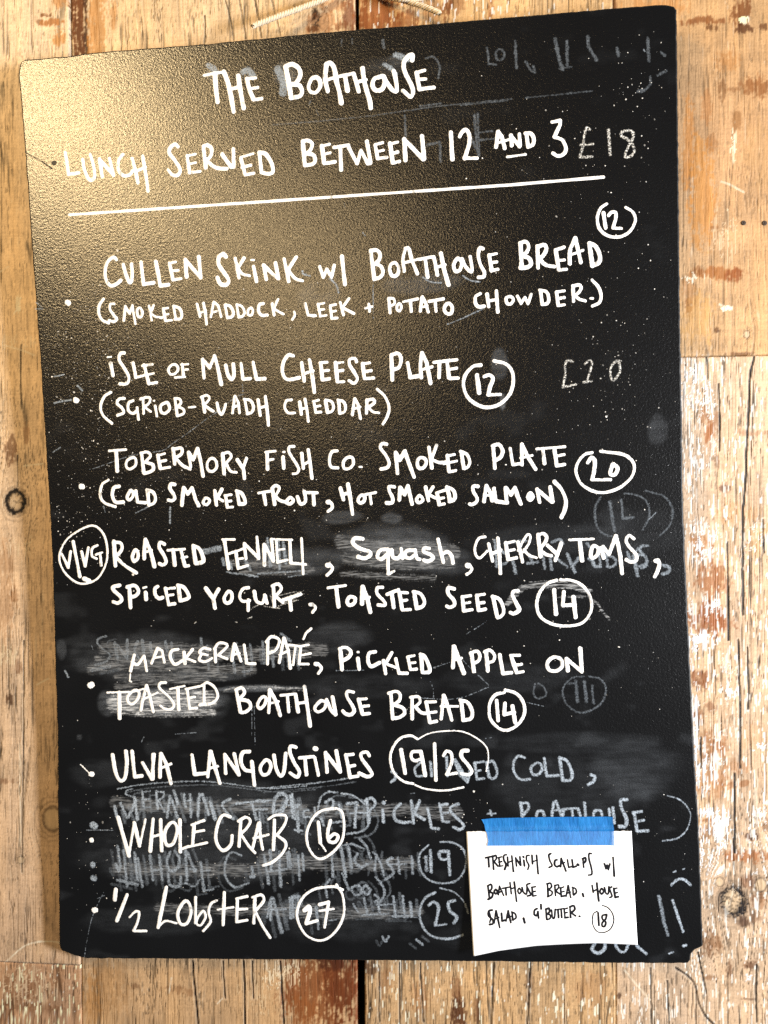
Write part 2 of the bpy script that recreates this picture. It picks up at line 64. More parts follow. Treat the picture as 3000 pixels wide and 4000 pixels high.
STROKES = [
('erased SMOKED line layer 3', 0.12, """
~21 -2285,-1188 -2357,-1208 -2375,-1254 -2303,-1326 -2255,-1370 -2308,-1427 -2407,-1454
28 -2189,-1270 -2099,-1395
~31 -1988,-1246 -2022,-1332 -1966,-1420
31 -1870,-1264 -1860,-1365
31 -1665,-1269 -1657,-1427
31 -1330,-1305 -1325,-1521
31 -1088,-1425 -1079,-1554
31 -923,-1301 -914,-1444
36 -723,-1362 -715,-1505
34 -577,-1309 -572,-1508
34 -2266,-1471 -2446,-1504
"""),
('erased WHOLE CRAB line layer 2', 0.11, """
34 -2423,-3179 -2402,-3384
36 -2446,-3355 -2419,-3413
34 -2365,-3223 -2351,-3560
34 -2261,-3238 -2244,-3501
31 -2234,-3297 -2202,-3560
36 -2114,-3268 -2095,-3501
31 -2025,-3268 -2006,-3501
25 -2106,-3414 -2001,-3399
~31 -1920,-3239 -1953,-3326 -1928,-3414 -1852,-3385 -1834,-3297 -1875,-3224
34 -1771,-3225 -1769,-3501
34 -1757,-3239 -1691,-3414
25 -1750,-3399 -1676,-3400
~31 -1944,-3443 -1934,-3545 -1846,-3560 -1827,-3472
~25 -1785,-3531 -1698,-3560 -1651,-3501
34 -1629,-3341 -1612,-3603
20 -1603,-3414 -1544,-3407
21 -1612,-3603 -1523,-3589
~25 -1245,-3270 -1332,-3241 -1394,-3327 -1400,-3472 -1317,-3567 -1184,-3530
34 -1148,-3386 -1138,-3472
34 -1027,-3270 -995,-3530
34 -968,-3242 -972,-3343
34 -891,-3314 -880,-3559
36 -794,-3242 -786,-3386
31 -709,-3271 -704,-3501
28 -1167,-3472 -1123,-3465
22 -1005,-3422 -845,-3408
34 -2438,-3501 -2246,-3545
31 -987,-3689 -1023,-3849
34 -957,-3675 -898,-3993
22 -998,-3783 -846,-3776
34 -783,-3660 -776,-3848
~31 -783,-3660 -711,-3653 -699,-3718 -758,-3761
34 -971,-3223 -965,-3410
31 -885,-3238 -884,-3555
28 -813,-3252 -804,-3382
31 -669,-3253 -661,-3411
22 -877,-3403 -819,-3396
34 -397,-3268 -391,-3468
34 -308,-3196 -276,-3468
36 -237,-3196 -216,-3383
~31 -154,-3254 -185,-3325 -130,-3383 -72,-3354
~22 -293,-3182 -207,-3168 -95,-3211
~28 -134,-3118 -73,-3190 -39,-3297
~28 -11,-3240 42,-3326 80,-3454
31 16,-3269 -4,-3411
~31 157,-3297 113,-3326 153,-3397 165,-3440 92,-3497
20 140,-3357 289,-3352
28 213,-3298 222,-3440
31 341,-3284 342,-3440
31 467,-3284 470,-3412
~28 -421,-3497 -466,-3555 -456,-3655
31 -304,-3440 -252,-3583
~28 -180,-3554 -224,-3583 -198,-3640 -140,-3626 -138,-3569 -180,-3554
~28 -94,-3554 -125,-3597 -83,-3633 -53,-3597 -94,-3554
~28 1,-3476 62,-3554 75,-3640 35,-3704
~31 -13,-3640 22,-3669 -15,-3704
28 -113,-3669 -90,-3812
20 -134,-3827 108,-3814
34 14,-3697 24,-3797
20 -2,-3733 140,-3726
31 157,-3654 171,-3840
34 242,-3654 250,-3811
31 310,-3711 320,-3839
17 143,-3840 369,-3845
17 143,-3833 306,-3825
34 -976,-3671 -992,-3873
34 -961,-3671 -888,-3989
22 -1039,-3779 -850,-3771
34 -802,-3670 -803,-3858
~28 -802,-3677 -730,-3670 -733,-3742 -792,-3771
34 -560,-3756 -547,-3958
17 -450,-3878 -378,-3871
22 -215,-3726 -175,-3798
~28 43,-4026 70,-4069 100,-4026
31 354,-4053 408,-4096
"""),
('erased WHOLE CRAB line layer 1', 0.154, """
34 -2308,-3109 -2287,-3314
34 -2250,-3153 -2236,-3490
31 -2119,-3227 -2087,-3490
31 -1910,-3198 -1891,-3431
~31 -1805,-3169 -1838,-3256 -1813,-3344 -1737,-3315 -1719,-3227 -1760,-3154
34 -1642,-3169 -1576,-3344
~31 -1829,-3373 -1819,-3475 -1731,-3490 -1712,-3402
34 -1514,-3271 -1497,-3533
21 -1497,-3533 -1408,-3519
34 -1033,-3316 -1023,-3402
34 -853,-3172 -857,-3273
36 -679,-3172 -671,-3316
28 -1052,-3402 -1008,-3395
34 -2323,-3431 -2131,-3475
34 -842,-3605 -783,-3923
34 -668,-3590 -661,-3778
34 -856,-3153 -850,-3340
28 -698,-3182 -689,-3312
22 -762,-3333 -704,-3326
34 -193,-3126 -161,-3398
~31 -39,-3184 -70,-3255 -15,-3313 43,-3284
~28 -19,-3048 42,-3120 76,-3227
31 131,-3199 111,-3341
20 255,-3287 404,-3282
31 456,-3214 457,-3370
~28 -306,-3427 -351,-3485 -341,-3585
~28 -65,-3484 -109,-3513 -83,-3570 -25,-3556 -23,-3499 -65,-3484
~28 116,-3406 177,-3484 190,-3570 150,-3634
28 2,-3599 25,-3742
34 129,-3627 139,-3727
31 272,-3584 286,-3770
31 425,-3641 435,-3769
17 258,-3763 421,-3755
34 -846,-3601 -773,-3919
34 -687,-3600 -688,-3788
34 -445,-3686 -432,-3888
22 -100,-3656 -60,-3728
31 469,-3983 523,-4026
"""),
('lower erased lines layer 0', 0.234, """
~18 -2118,-2634 -2178,-2648 -2187,-2684 -2121,-2714 -2109,-2758
28 -2030,-2657 -2022,-2817
21 -2030,-2664 -1955,-2657
21 -2026,-2737 -1966,-2730
21 -2022,-2814 -1962,-2806
28 -1896,-2658 -1889,-2818
~22 -1896,-2665 -1830,-2666 -1832,-2716 -1885,-2745
22 -1878,-2752 -1824,-2847
31 -1726,-2652 -1695,-2776
34 -1765,-2703 -1804,-2906
34 -1752,-2732 -1701,-2906
31 -1632,-2689 -1622,-2805
20 -1635,-2754 -1568,-2748
31 -1573,-2690 -1575,-2907
34 -1485,-2690 -1509,-2893
34 -1455,-2691 -1405,-2879
36 -1385,-2764 -1349,-2923
~31 -1194,-2736 -1269,-2779 -1243,-2851 -1173,-2924
~25 -1138,-2780 -1006,-2767 -846,-2761
34 -992,-2781 -955,-2925
25 -966,-2839 -850,-2833
36 -2305,-2800 -2280,-2917
34 -2243,-2771 -2190,-2903
36 -2107,-2714 -2087,-2919
31 -2175,-2903 -2093,-2743
~28 -794,-2883 -774,-2754 -714,-2697 -658,-2741 -706,-2855 -765,-2884
34 -613,-2698 -594,-2928
31 -560,-2813 -618,-2827
~14 -2267,-2633 -2012,-2591 -1567,-2567 -1275,-2584 -841,-2639 -467,-2621
~14 -947,-2645 -657,-2619 -368,-2593 -81,-2553
28 -952,-2753 -807,-2754
~31 -797,-2855 -777,-2740 -717,-2683 -661,-2726 -709,-2826 -768,-2855
34 -625,-2712 -611,-2913
28 -650,-2798 -549,-2799
~28 -465,-2843 -508,-2857 -510,-2907 -453,-2907
28 -407,-2829 -395,-2900
~22 -379,-2843 -345,-2729 -272,-2680 -193,-2685
~22 -151,-2695 -59,-2710 38,-2775 98,-2861 103,-2932
~36 -304,-2772 -246,-2744 -234,-2801 -278,-2844
31 -105,-2788 -12,-2782 -39,-2931
36 -177,-2802 -153,-2916
25 -105,-2792 -19,-2786
34 -17,-2792 -42,-3006
22 -80,-2877 105,-2871
28 -240,-2962 -154,-2951
31 -353,-2918 -327,-2990
~22 105,-2864 94,-2964 27,-3042 -116,-3071
34 -566,-2860 -567,-3046
25 -602,-3032 -530,-3035
22 -919,-3001 -927,-2857
"""),
('THE BOATHOUSE', 1, """
28 -1215,3929 -1085,3943 -1031,3945
42 -1114,3937 -1109,3796 -1100,3681
~45 -1031,3945 -1003,3870 -974,3716 -956,3583
36 -992,3784 -899,3800
~45 -899,3898 -883,3750 -862,3608
~39 -821,3867 -801,3771 -769,3678
31 -821,3867 -740,3869
31 -801,3774 -725,3782
34 -769,3675 -695,3680
~45 -462,3944 -442,3812 -426,3666
~42 -458,3950 -401,3962 -347,3925 -333,3861 -369,3802 -404,3784
~42 -404,3784 -343,3768 -323,3713 -347,3675 -426,3665
~39 -249,3789 -224,3824 -182,3827 -155,3786 -162,3732 -201,3696 -247,3707 -262,3749 -249,3789
~45 -92,3937 -108,3812 -90,3699
~45 -92,3937 -61,3948 -31,3918 -17,3867 -6,3777 15,3679 28,3585
34 -106,3796 -7,3818 105,3831 149,3838
42 73,3814 88,3690
~42 149,3835 171,3749 190,3674
34 185,3759 258,3772
~45 231,3872 246,3743 281,3590 292,3518
~39 380,3787 331,3774 314,3721 341,3673 397,3676 425,3731 416,3787 380,3789
~39 419,3792 447,3727 493,3662 524,3646
~39 509,3828 527,3734 532,3652
~42 677,3909 679,3953 642,3945 601,3891 609,3809 653,3710 675,3634 649,3591 606,3630 585,3648
39 711,3798 720,3732 731,3657
31 711,3798 783,3813
31 723,3735 791,3737
34 730,3650 860,3656
"""),
('LUNCH SERVED BETWEEN 12 AND 3', 1, """
35 -2553,3332 -2542,3247 -2530,3133 -2430,3137
~36 -2390,3257 -2377,3164 -2344,3080 -2307,3063 -2281,3101 -2291,3200 -2316,3294
36 -2230,3249 -2211,3087
36 -2230,3247 -2103,3091
36 -2135,3248 -2103,3091
~36 -2005,3275 -2049,3225 -2055,3141 -2014,3085 -1951,3086 -1924,3118
36 -1919,3233 -1895,3116 -1877,3009
31 -1895,3113 -1799,3143
36 -1821,3245 -1799,3081 -1785,2925
~35 -1485,3307 -1515,3332 -1560,3302 -1568,3253 -1522,3187 -1477,3103 -1496,3054 -1550,3058 -1588,3105
34 -1405,3220 -1389,3066
28 -1405,3218 -1325,3229
28 -1394,3143 -1327,3152
31 -1389,3066 -1288,3070
38 -1249,3293 -1237,3102
~35 -1249,3293 -1211,3301 -1176,3265 -1184,3204 -1227,3166
~34 -1227,3166 -1165,3108 -1109,3083 -1041,3076
39 -1078,3208 -1002,3091 -977,3089 -973,3247
36 -908,3163 -875,3013
28 -908,3170 -793,3194
28 -901,3078 -820,3092
31 -875,3010 -795,3018
39 -736,3197 -724,3021
~39 -736,3199 -677,3181 -627,3095 -619,3022 -656,3003 -721,3018
39 -335,3271 -325,3059
~36 -335,3271 -289,3274 -251,3244 -267,3190 -306,3160
~36 -306,3160 -245,3142 -229,3094 -255,3062 -325,3054
39 -162,3215 -150,3063
31 -162,3215 -94,3227
31 -161,3141 -91,3150
34 -150,3060 -49,3067
34 -54,3196 79,3206
42 2,3190 4,2992
36 76,3192 148,3039 189,3148 245,3032 270,3033 245,3226
34 318,3191 333,3072
28 318,3194 385,3205
28 324,3128 391,3139
31 333,3067 419,3074
39 451,3192 469,3023
31 451,3189 521,3201
31 457,3104 517,3113
34 469,3018 530,3028
42 577,3224 583,3035
42 576,3221 743,3034
42 739,3236 748,3034
42 995,3247 1000,3016
~38 1072,3208 1094,3245 1129,3261 1155,3221 1152,3143 1127,3063 1109,3016
31 1109,3016 1220,3008
14 1264,3006 1266,3004
39 1411,3224 1388,3093
39 1411,3224 1440,3182 1463,3077
25 1405,3130 1501,3150
36 1522,3183 1526,3096
36 1522,3180 1593,3083
36 1595,3191 1596,3091
36 1656,3184 1668,3081
~36 1648,3193 1697,3186 1719,3139 1709,3091 1668,3075
22 1482,3000 1644,3009
31 1881,3274 1951,3283
~31 1955,3282 1947,3239 1898,3144
~31 1898,3142 1963,3113 1994,3040 1976,2991 1927,2975 1880,3003
"""),
('ruled line', 1, """
27 -2542,2761 -785,2757 381,2755 1516,2753 2310,2764
"""),
('CULLEN SKINK W/ BOATHOUSE BREAD', 1, """
~38 -2110,2321 -2144,2343 -2198,2304 -2225,2223 -2219,2141 -2179,2089 -2127,2098 -2081,2130
~38 -2051,2275 -2031,2190 -2001,2111 -1976,2123 -1970,2193 -1972,2271
38 -1881,2284 -1867,2081 -1770,2090
38 -1741,2281 -1722,2150 -1710,2058 -1632,2063
36 -1614,2259 -1589,2107
28 -1614,2259 -1555,2267
28 -1604,2185 -1536,2188
31 -1589,2104 -1510,2112
39 -1465,2282 -1460,2126
39 -1465,2279 -1328,2109
39 -1337,2298 -1328,2109
~38 -1084,2285 -1108,2311 -1151,2281 -1154,2214 -1108,2141 -1068,2071 -1091,2031 -1147,2042 -1173,2100
36 -999,2263 -973,2088
34 -919,2260 -986,2164
~31 -980,2172 -937,2119 -873,2099
36 -834,2180 -812,2045
20 -852,2240 -826,2238
36 -741,2188 -721,2059
36 -741,2185 -616,2058
36 -630,2198 -607,2057
38 -549,2229 -515,2027
35 -438,2241 -519,2126
~31 -516,2127 -453,2048 -387,2024
34 -227,2140 -198,2046 -164,2114 -122,2042 -95,2145
38 -22,2221 -4,1968
38 239,2254 263,2002
~35 239,2254 295,2256 323,2216 308,2164 268,2134
~35 268,2134 322,2114 343,2059 318,2015 263,2000
~34 415,2119 457,2133 486,2085 469,2025 425,2020 405,2069 415,2119
~34 553,2253 527,2164 534,2054
~34 553,2256 583,2252 607,2146 652,2025
25 534,2128 663,2153 718,2157
28 676,2150 801,2167
35 726,2147 742,1989
35 803,2164 830,2002
28 819,2070 902,2089
38 865,2193 890,2046 923,1910
~31 1005,2132 976,2079 991,2026 1032,2035 1048,2098 1022,2136 1005,2132
~31 1052,2132 1082,2061 1122,2015 1139,2031 1126,2146
~34 1240,2210 1211,2214 1197,2150 1215,2067 1244,2004 1237,1962 1191,1959
35 1293,2147 1310,2013
28 1293,2149 1358,2159
28 1298,2081 1358,2085
31 1310,2011 1363,2020
39 1571,2236 1575,2021
~36 1571,2236 1618,2247 1643,2204 1621,2152 1581,2127
~36 1581,2127 1640,2099 1657,2050 1623,2021 1564,2022
36 1719,2200 1717,2010
~34 1718,2194 1778,2209 1796,2170 1768,2118 1728,2091
~34 1728,2091 1786,2033 1860,2012
36 1878,2141 1897,1983
28 1873,2157 1949,2177
28 1886,2062 1950,2066
31 1897,1979 1964,1984
~34 2048,2252 2001,2144 1995,2031
~34 2050,2251 2071,2139 2091,2036
25 2003,2106 2113,2139
38 2169,2198 2189,2000
~38 2169,2198 2221,2168 2256,2087 2246,2027 2192,2000
~28 2331,2531 2274,2492 2245,2408 2263,2316 2334,2252 2433,2237 2521,2279 2570,2369 2548,2447 2491,2488
34 2299,2453 2314,2323
~28 2344,2429 2367,2454 2403,2449 2404,2400 2378,2322
25 2377,2316 2449,2309
"""),
('SMOKED HADDOCK LEEK + POTATO CHOWDER', 1, """
~31 -2254,1967 -2294,1915 -2304,1838 -2272,1775 -2214,1746
~28 -2153,1918 -2187,1920 -2196,1874 -2167,1820 -2136,1778 -2164,1756 -2210,1771
29 -2069,1763 -2049,1890 -2011,1821 -1981,1894 -1975,1826 -1960,1723
~27 -1939,1847 -1912,1868 -1890,1830 -1904,1788 -1933,1792 -1939,1847
28 -1824,1880 -1806,1749
28 -1780,1883 -1812,1817
~25 -1811,1814 -1768,1780 -1709,1766
28 -1691,1847 -1676,1738
24 -1691,1847 -1647,1852
24 -1688,1790 -1644,1796
25 -1676,1734 -1617,1738
28 -1594,1861 -1579,1750
~28 -1594,1866 -1537,1840 -1520,1783 -1536,1747 -1585,1745
28 -1374,1873 -1350,1759
24 -1357,1788 -1293,1807
29 -1313,1878 -1297,1787 -1293,1683
28 -1217,1881 -1249,1748
28 -1214,1881 -1176,1844 -1154,1745
24 -1233,1789 -1166,1799
28 -1112,1847 -1097,1737
~28 -1112,1852 -1064,1833 -1038,1775 -1054,1738 -1095,1731
28 -1004,1841 -991,1736
~28 -1003,1846 -957,1827 -935,1778 -951,1739 -991,1731
~28 -900,1790 -870,1808 -857,1776 -873,1741 -902,1748 -900,1790
~28 -758,1840 -795,1831 -803,1773 -774,1735 -725,1735
28 -675,1835 -663,1731
28 -620,1871 -666,1790
~27 -666,1793 -624,1763 -577,1735
~21 -477,1749 -473,1718 -497,1680
28 -373,1818 -352,1712 -285,1702
28 -258,1806 -240,1699
24 -258,1804 -202,1811
24 -253,1753 -204,1758
25 -240,1696 -184,1701
28 -146,1785 -137,1672
24 -146,1785 -95,1793
24 -142,1730 -98,1735
25 -137,1670 -86,1671
28 -54,1810 -29,1698
28 27,1839 -35,1762
~28 -35,1765 13,1733 64,1704
22 172,1745 234,1755
28 204,1779 210,1715
31 386,1818 393,1691
~28 387,1821 431,1813 435,1771 398,1751
~28 459,1750 482,1766 497,1734 479,1702 457,1715 459,1750
25 517,1783 646,1800
29 579,1787 584,1691
29 685,1811 664,1692
29 688,1817 716,1755 736,1677
24 677,1724 729,1735
28 745,1772 875,1787
29 800,1772 805,1681
~31 889,1728 923,1745 951,1707 939,1657 903,1653 879,1688 889,1728
~32 1203,1815 1161,1790 1157,1733 1185,1699 1235,1701
31 1263,1806 1273,1696
25 1274,1745 1351,1755
32 1345,1829 1350,1643
~29 1438,1768 1472,1772 1492,1741 1466,1707 1437,1714 1427,1751 1438,1768
28 1528,1774 1558,1707 1593,1757 1620,1701 1650,1781
31 1732,1806 1742,1694
~29 1724,1814 1784,1794 1802,1736 1787,1694 1741,1688
31 1871,1789 1881,1671
25 1871,1789 1939,1796
25 1876,1729 1937,1737
27 1881,1668 1937,1674
31 2015,1835 2016,1699
~28 2015,1832 2069,1840 2086,1808 2058,1769 2026,1756
~28 2026,1756 2063,1718 2120,1696
25 2164,1718 2182,1714
~29 2182,1876 2231,1816 2255,1743 2240,1676 2177,1647
"""),
('bullet dots 1', 1, """
56 -2600,1956 -2589,1952
"""),
('erased price 18', 1, """
~25 2204,3186 2179,3201 2160,3149 2141,3043 2111,2954
25 2121,3055 2231,3058
25 2111,2951 2220,2949
31 2366,3171 2374,2956
~28 2578,3128 2542,3152 2481,3143 2477,3109 2526,3075 2572,3018 2578,2957 2534,2923 2500,2934 2529,3008 2576,3091 2572,3129
"""),
('ISLE OF MULL CHEESE PLATE', 1, """
39 -2213,1373 -2196,1264
17 -2240,1432 -2206,1434
~31 -2078,1462 -2116,1459 -2131,1403 -2083,1318 -2046,1237 -2068,1179 -2134,1181
34 -2000,1366 -1980,1234
25 -1980,1231 -1896,1248 -1809,1261
34 -1896,1342 -1860,1171
28 -1911,1337 -1818,1344
28 -1860,1167 -1784,1175
~28 -1639,1326 -1670,1285 -1649,1244 -1604,1250 -1577,1291 -1598,1329 -1639,1326
31 -1537,1329 -1530,1235
22 -1546,1327 -1482,1329
22 -1537,1278 -1484,1280
20 -1610,1212 -1516,1215
36 -1344,1364 -1338,1197
36 -1342,1364 -1281,1287 -1231,1386
~38 -1231,1389 -1206,1286 -1179,1130
~35 -1131,1299 -1113,1211 -1082,1170 -1057,1208 -1059,1307
31 -987,1309 -976,1165 -907,1167
34 -875,1314 -850,1159 -773,1160
~34 -503,1353 -546,1361 -590,1310 -608,1227 -588,1159 -541,1140 -455,1153
36 -428,1285 -411,1122
28 -411,1187 -325,1207
35 -355,1307 -334,1158 -322,1017
35 -255,1276 -244,1125
28 -263,1277 -195,1279
28 -255,1201 -184,1206
31 -244,1122 -180,1130
35 -118,1269 -109,1102
28 -125,1269 -50,1271
28 -120,1194 -51,1199
31 -110,1096 -48,1096
~32 72,1270 59,1299 11,1293 9,1244 53,1166 74,1116 44,1076 -2,1102
35 127,1248 138,1115
28 127,1248 191,1253
28 131,1176 203,1183
31 138,1114 222,1115
38 389,1312 391,1090
~34 389,1312 451,1325 476,1268 454,1200 406,1181
35 533,1235 553,1104 623,1112
~35 664,1319 647,1204 651,1099
36 667,1319 703,1229 732,1044
25 647,1166 750,1188
28 768,1228 973,1240
34 818,1226 810,1091
35 887,1228 898,1084
28 890,1156 970,1166
31 898,1078 980,1077
"""),
('SGRIOB-RUADH CHEDDAR', 1, """
~28 -2226,1107 -2287,1071 -2328,988 -2310,901 -2228,820
~28 -2096,1045 -2148,1042 -2170,1002 -2125,957 -2113,913 -2170,892
~28 -2016,1020 -2059,1000 -2065,932 -2022,902 -1983,928
28 -1981,954 -1972,845
29 -1920,1039 -1922,897
~27 -1942,1032 -1895,1044 -1854,1033 -1868,987 -1914,959
27 -1914,959 -1853,911
28 -1808,960 -1798,868
18 -1820,1009 -1815,1009
~28 -1708,986 -1758,960 -1755,903 -1715,890 -1674,928 -1686,977 -1708,986
29 -1619,1016 -1605,862
~28 -1621,1022 -1578,1014 -1565,979 -1600,944
~28 -1600,944 -1545,919 -1546,879 -1605,859
22 -1492,933 -1433,936
31 -1363,1023 -1346,884
~27 -1374,1021 -1319,1035 -1297,1000 -1349,946
27 -1349,946 -1265,886
~29 -1227,960 -1213,885 -1188,854 -1160,903 -1147,945
29 -1057,1014 -1087,861
29 -1057,1014 -1027,953 -1021,860
25 -1079,917 -1023,928
29 -967,979 -949,854
~28 -972,983 -915,968 -889,912 -906,863 -949,848
32 -844,970 -830,829
25 -830,899 -760,910
35 -774,997 -763,856 -757,735
~28 -534,955 -583,949 -600,891 -573,841 -511,836
31 -461,932 -449,821
25 -453,867 -396,878
31 -412,955 -397,853 -389,755
28 -331,931 -318,835
24 -337,931 -287,942
24 -325,883 -275,889
25 -318,831 -270,833
31 -224,929 -211,830
~28 -223,940 -168,920 -153,869 -171,835 -211,823
31 -104,926 -99,814
~28 -111,934 -61,915 -43,864 -59,823 -99,810
31 41,938 16,795
31 44,938 70,887 88,756
24 19,845 89,861
31 153,922 145,802
~27 149,916 206,927 219,893 161,852
~27 161,852 207,811 257,800
~28 250,1013 317,944 351,845 331,763 290,698
"""),
('circled 12 cheese', 1, """
~34 1183,1182 1114,1172 1046,1101 1025,1006 1059,901 1146,828 1234,803 1330,823 1421,897 1463,998 1459,1107 1404,1181 1304,1211
41 1148,1093 1161,936
~35 1212,1079 1258,1090 1288,1055 1261,987 1242,916
28 1242,913 1348,913
"""),
('TOBERMORY FISH CO. SMOKED PLATE', 1, """
25 -2268,567 -2105,572
36 -2200,564 -2197,378
~28 -2041,495 -2098,470 -2110,413 -2073,390 -2021,424 -2016,476 -2041,495
34 -1959,525 -1945,351
~31 -1966,533 -1904,540 -1876,503 -1932,447
~31 -1932,447 -1861,424 -1853,381 -1886,357 -1942,345
34 -1806,507 -1788,387
25 -1806,505 -1738,519
25 -1794,447 -1732,456
28 -1788,381 -1697,392
36 -1657,561 -1649,421
~31 -1657,555 -1581,563 -1581,512 -1638,475
~31 -1638,475 -1577,404 -1506,367
34 -1513,520 -1499,386
34 -1510,517 -1473,451 -1428,551 -1406,448 -1387,299
~28 -1304,458 -1342,414 -1338,351 -1295,337 -1256,373 -1262,434 -1304,458
35 -1195,493 -1189,311
~29 -1195,493 -1140,504 -1116,464 -1168,406
~29 -1168,406 -1130,334 -1073,318
34 -1060,433 -1017,360
36 -973,443 -1008,360 -1001,261
35 -783,489 -783,337
28 -794,492 -705,497
28 -780,418 -725,424
35 -636,440 -632,337
20 -631,485 -617,487
~31 -529,531 -572,530 -577,480 -529,396 -495,327 -511,290 -548,285
34 -461,464 -453,330
28 -451,362 -387,393
35 -400,495 -388,376 -377,238
~29 -135,475 -186,466 -209,397 -197,333 -135,321
~29 -47,409 -83,370 -77,313 -29,312 7,353 -2,408 -47,409
22 62,321 81,320
~31 316,516 274,521 259,481 304,417 332,346 313,305 257,293
35 395,435 403,248
35 397,432 428,367 478,445 510,338 552,209
~31 617,381 588,352 594,293 633,285 665,325 658,367 617,381
34 695,469 716,285
32 765,486 714,360
~28 719,357 787,330 856,335
34 858,390 867,249
25 853,385 922,396
25 823,317 939,337
28 867,243 928,252
34 983,415 1000,272
~31 978,421 1032,392 1055,329 1039,282 1000,265
35 1269,455 1276,259
~32 1264,458 1319,469 1350,413 1334,359 1287,330
11 1372,286 1378,285
31 1418,429 1435,283 1495,289
31 1520,463 1517,279
34 1523,463 1566,356 1635,236
25 1505,340 1609,358
25 1652,414 1898,423
31 1706,409 1715,282
34 1806,407 1820,264
25 1817,343 1890,354
28 1820,256 1890,267
"""),
('circled 20', 1, """
~28 2133,360 2068,346 2009,282 1987,194 2030,90 2122,25 2222,4 2350,36 2459,120 2495,214 2464,290 2386,338 2207,369
~34 2092,274 2125,317 2154,283 2143,188 2125,123
28 2125,120 2286,116
~35 2308,249 2285,182 2295,157 2327,161 2350,213 2317,251
"""),
('COLD SMOKED TROUT HOT SMOKED SALMON', 1, """
~28 -2287,297 -2348,258 -2371,159 -2334,88 -2232,47
~35 -2186,235 -2237,222 -2255,154 -2229,91 -2155,87
~34 -2076,193 -2115,129 -2089,105 -2054,153 -2076,193
35 -2029,188 -2017,82 -1943,73
35 -1918,181 -1912,49
~34 -1923,190 -1866,165 -1845,110 -1864,67 -1912,49
~36 -1658,231 -1693,235 -1706,197 -1676,146 -1664,100 -1694,82 -1723,88
36 -1575,196 -1599,37
36 -1572,196 -1539,138 -1496,193 -1466,81 -1440,26
~31 -1373,94 -1398,52 -1361,34 -1336,73 -1373,94
35 -1283,159 -1274,28
34 -1216,168 -1262,93
28 -1262,93 -1212,62
34 -1184,110 -1174,4
25 -1189,110 -1131,116
25 -1177,53 -1135,59
28 -1174,-1 -1123,2
35 -1075,139 -1060,31
~34 -1081,148 -1031,121 -1004,56 -1014,29 -1060,28
28 -876,120 -762,135
38 -827,115 -814,16
36 -745,152 -731,13
~31 -751,158 -715,184 -682,155 -720,86
~31 -720,86 -673,42 -616,28
~32 -586,69 -622,28 -588,12 -556,40 -586,69
~34 -517,72 -492,8 -445,30 -453,118
28 -449,109 -334,102
35 -371,100 -367,-4
45 -241,14 -236,11
~31 -230,22 -203,-10 -207,-45 -242,-70
36 -120,135 -96,31
31 -106,73 -32,96
38 -49,169 -32,25 -19,-104
~31 66,64 36,23 57,-6 92,14 96,54 66,64
27 102,68 200,84
32 147,74 155,-18
~34 371,127 323,132 327,87 353,25 343,-14 295,-15
35 421,120 411,8
35 424,119 460,55 494,131 524,-32
~31 596,43 567,2 588,-23 625,0 596,43
35 654,113 672,-7
32 718,113 674,46
28 674,46 737,15
34 752,56 768,-47
25 746,57 842,86
25 756,6 811,12
28 767,-50 815,-43
35 848,100 866,-15
~34 842,108 895,80 914,24 899,-10 862,-23
~34 1119,103 1078,104 1077,59 1108,2 1101,-36 1061,-58 1042,-52
35 1194,105 1169,-35
35 1196,105 1232,32 1241,-32
25 1174,12 1235,24
35 1261,78 1274,-36 1374,-53
36 1365,79 1369,-42
36 1373,76 1409,17 1447,76 1466,9 1494,-66
~36 1581,24 1561,-14 1579,-37 1602,-10 1581,24
36 1642,55 1660,-59
36 1645,52 1768,-63
36 1757,72 1774,-60
~34 1796,117 1853,49 1890,-48 1880,-130 1847,-201
"""),
('bullet dots 2', 1, """
59 -2565,1049 -2559,1046
59 -2548,249 -2539,246
"""),
('erased price 20', 1, """
~24 1993,1172 1945,1180 1925,1138 1922,1056 1900,951
22 1900,949 2010,968
~24 2099,1145 2139,1174 2159,1153 2143,1086 2108,993
14 2226,1011 2232,1011
22 2078,983 2153,990
~24 2378,1158 2326,1117 2315,1036 2340,988 2396,1059 2393,1154
"""),
('circled VG', 1, """
28 -2770,-375 -2713,-502 -2682,-355
34 -2653,-264 -2605,-592
28 -2577,-359 -2549,-498 -2510,-326
~25 -2420,-306 -2472,-333 -2478,-404 -2435,-430
28 -2400,-382 -2393,-493
22 -2439,-392 -2379,-374
~21 -2485,-122 -2607,-169 -2728,-258 -2795,-401 -2760,-532 -2660,-634 -2557,-661 -2435,-615 -2350,-487 -2327,-344 -2353,-214 -2412,-139 -2485,-122
42 -2563,-614 -2516,-635
"""),
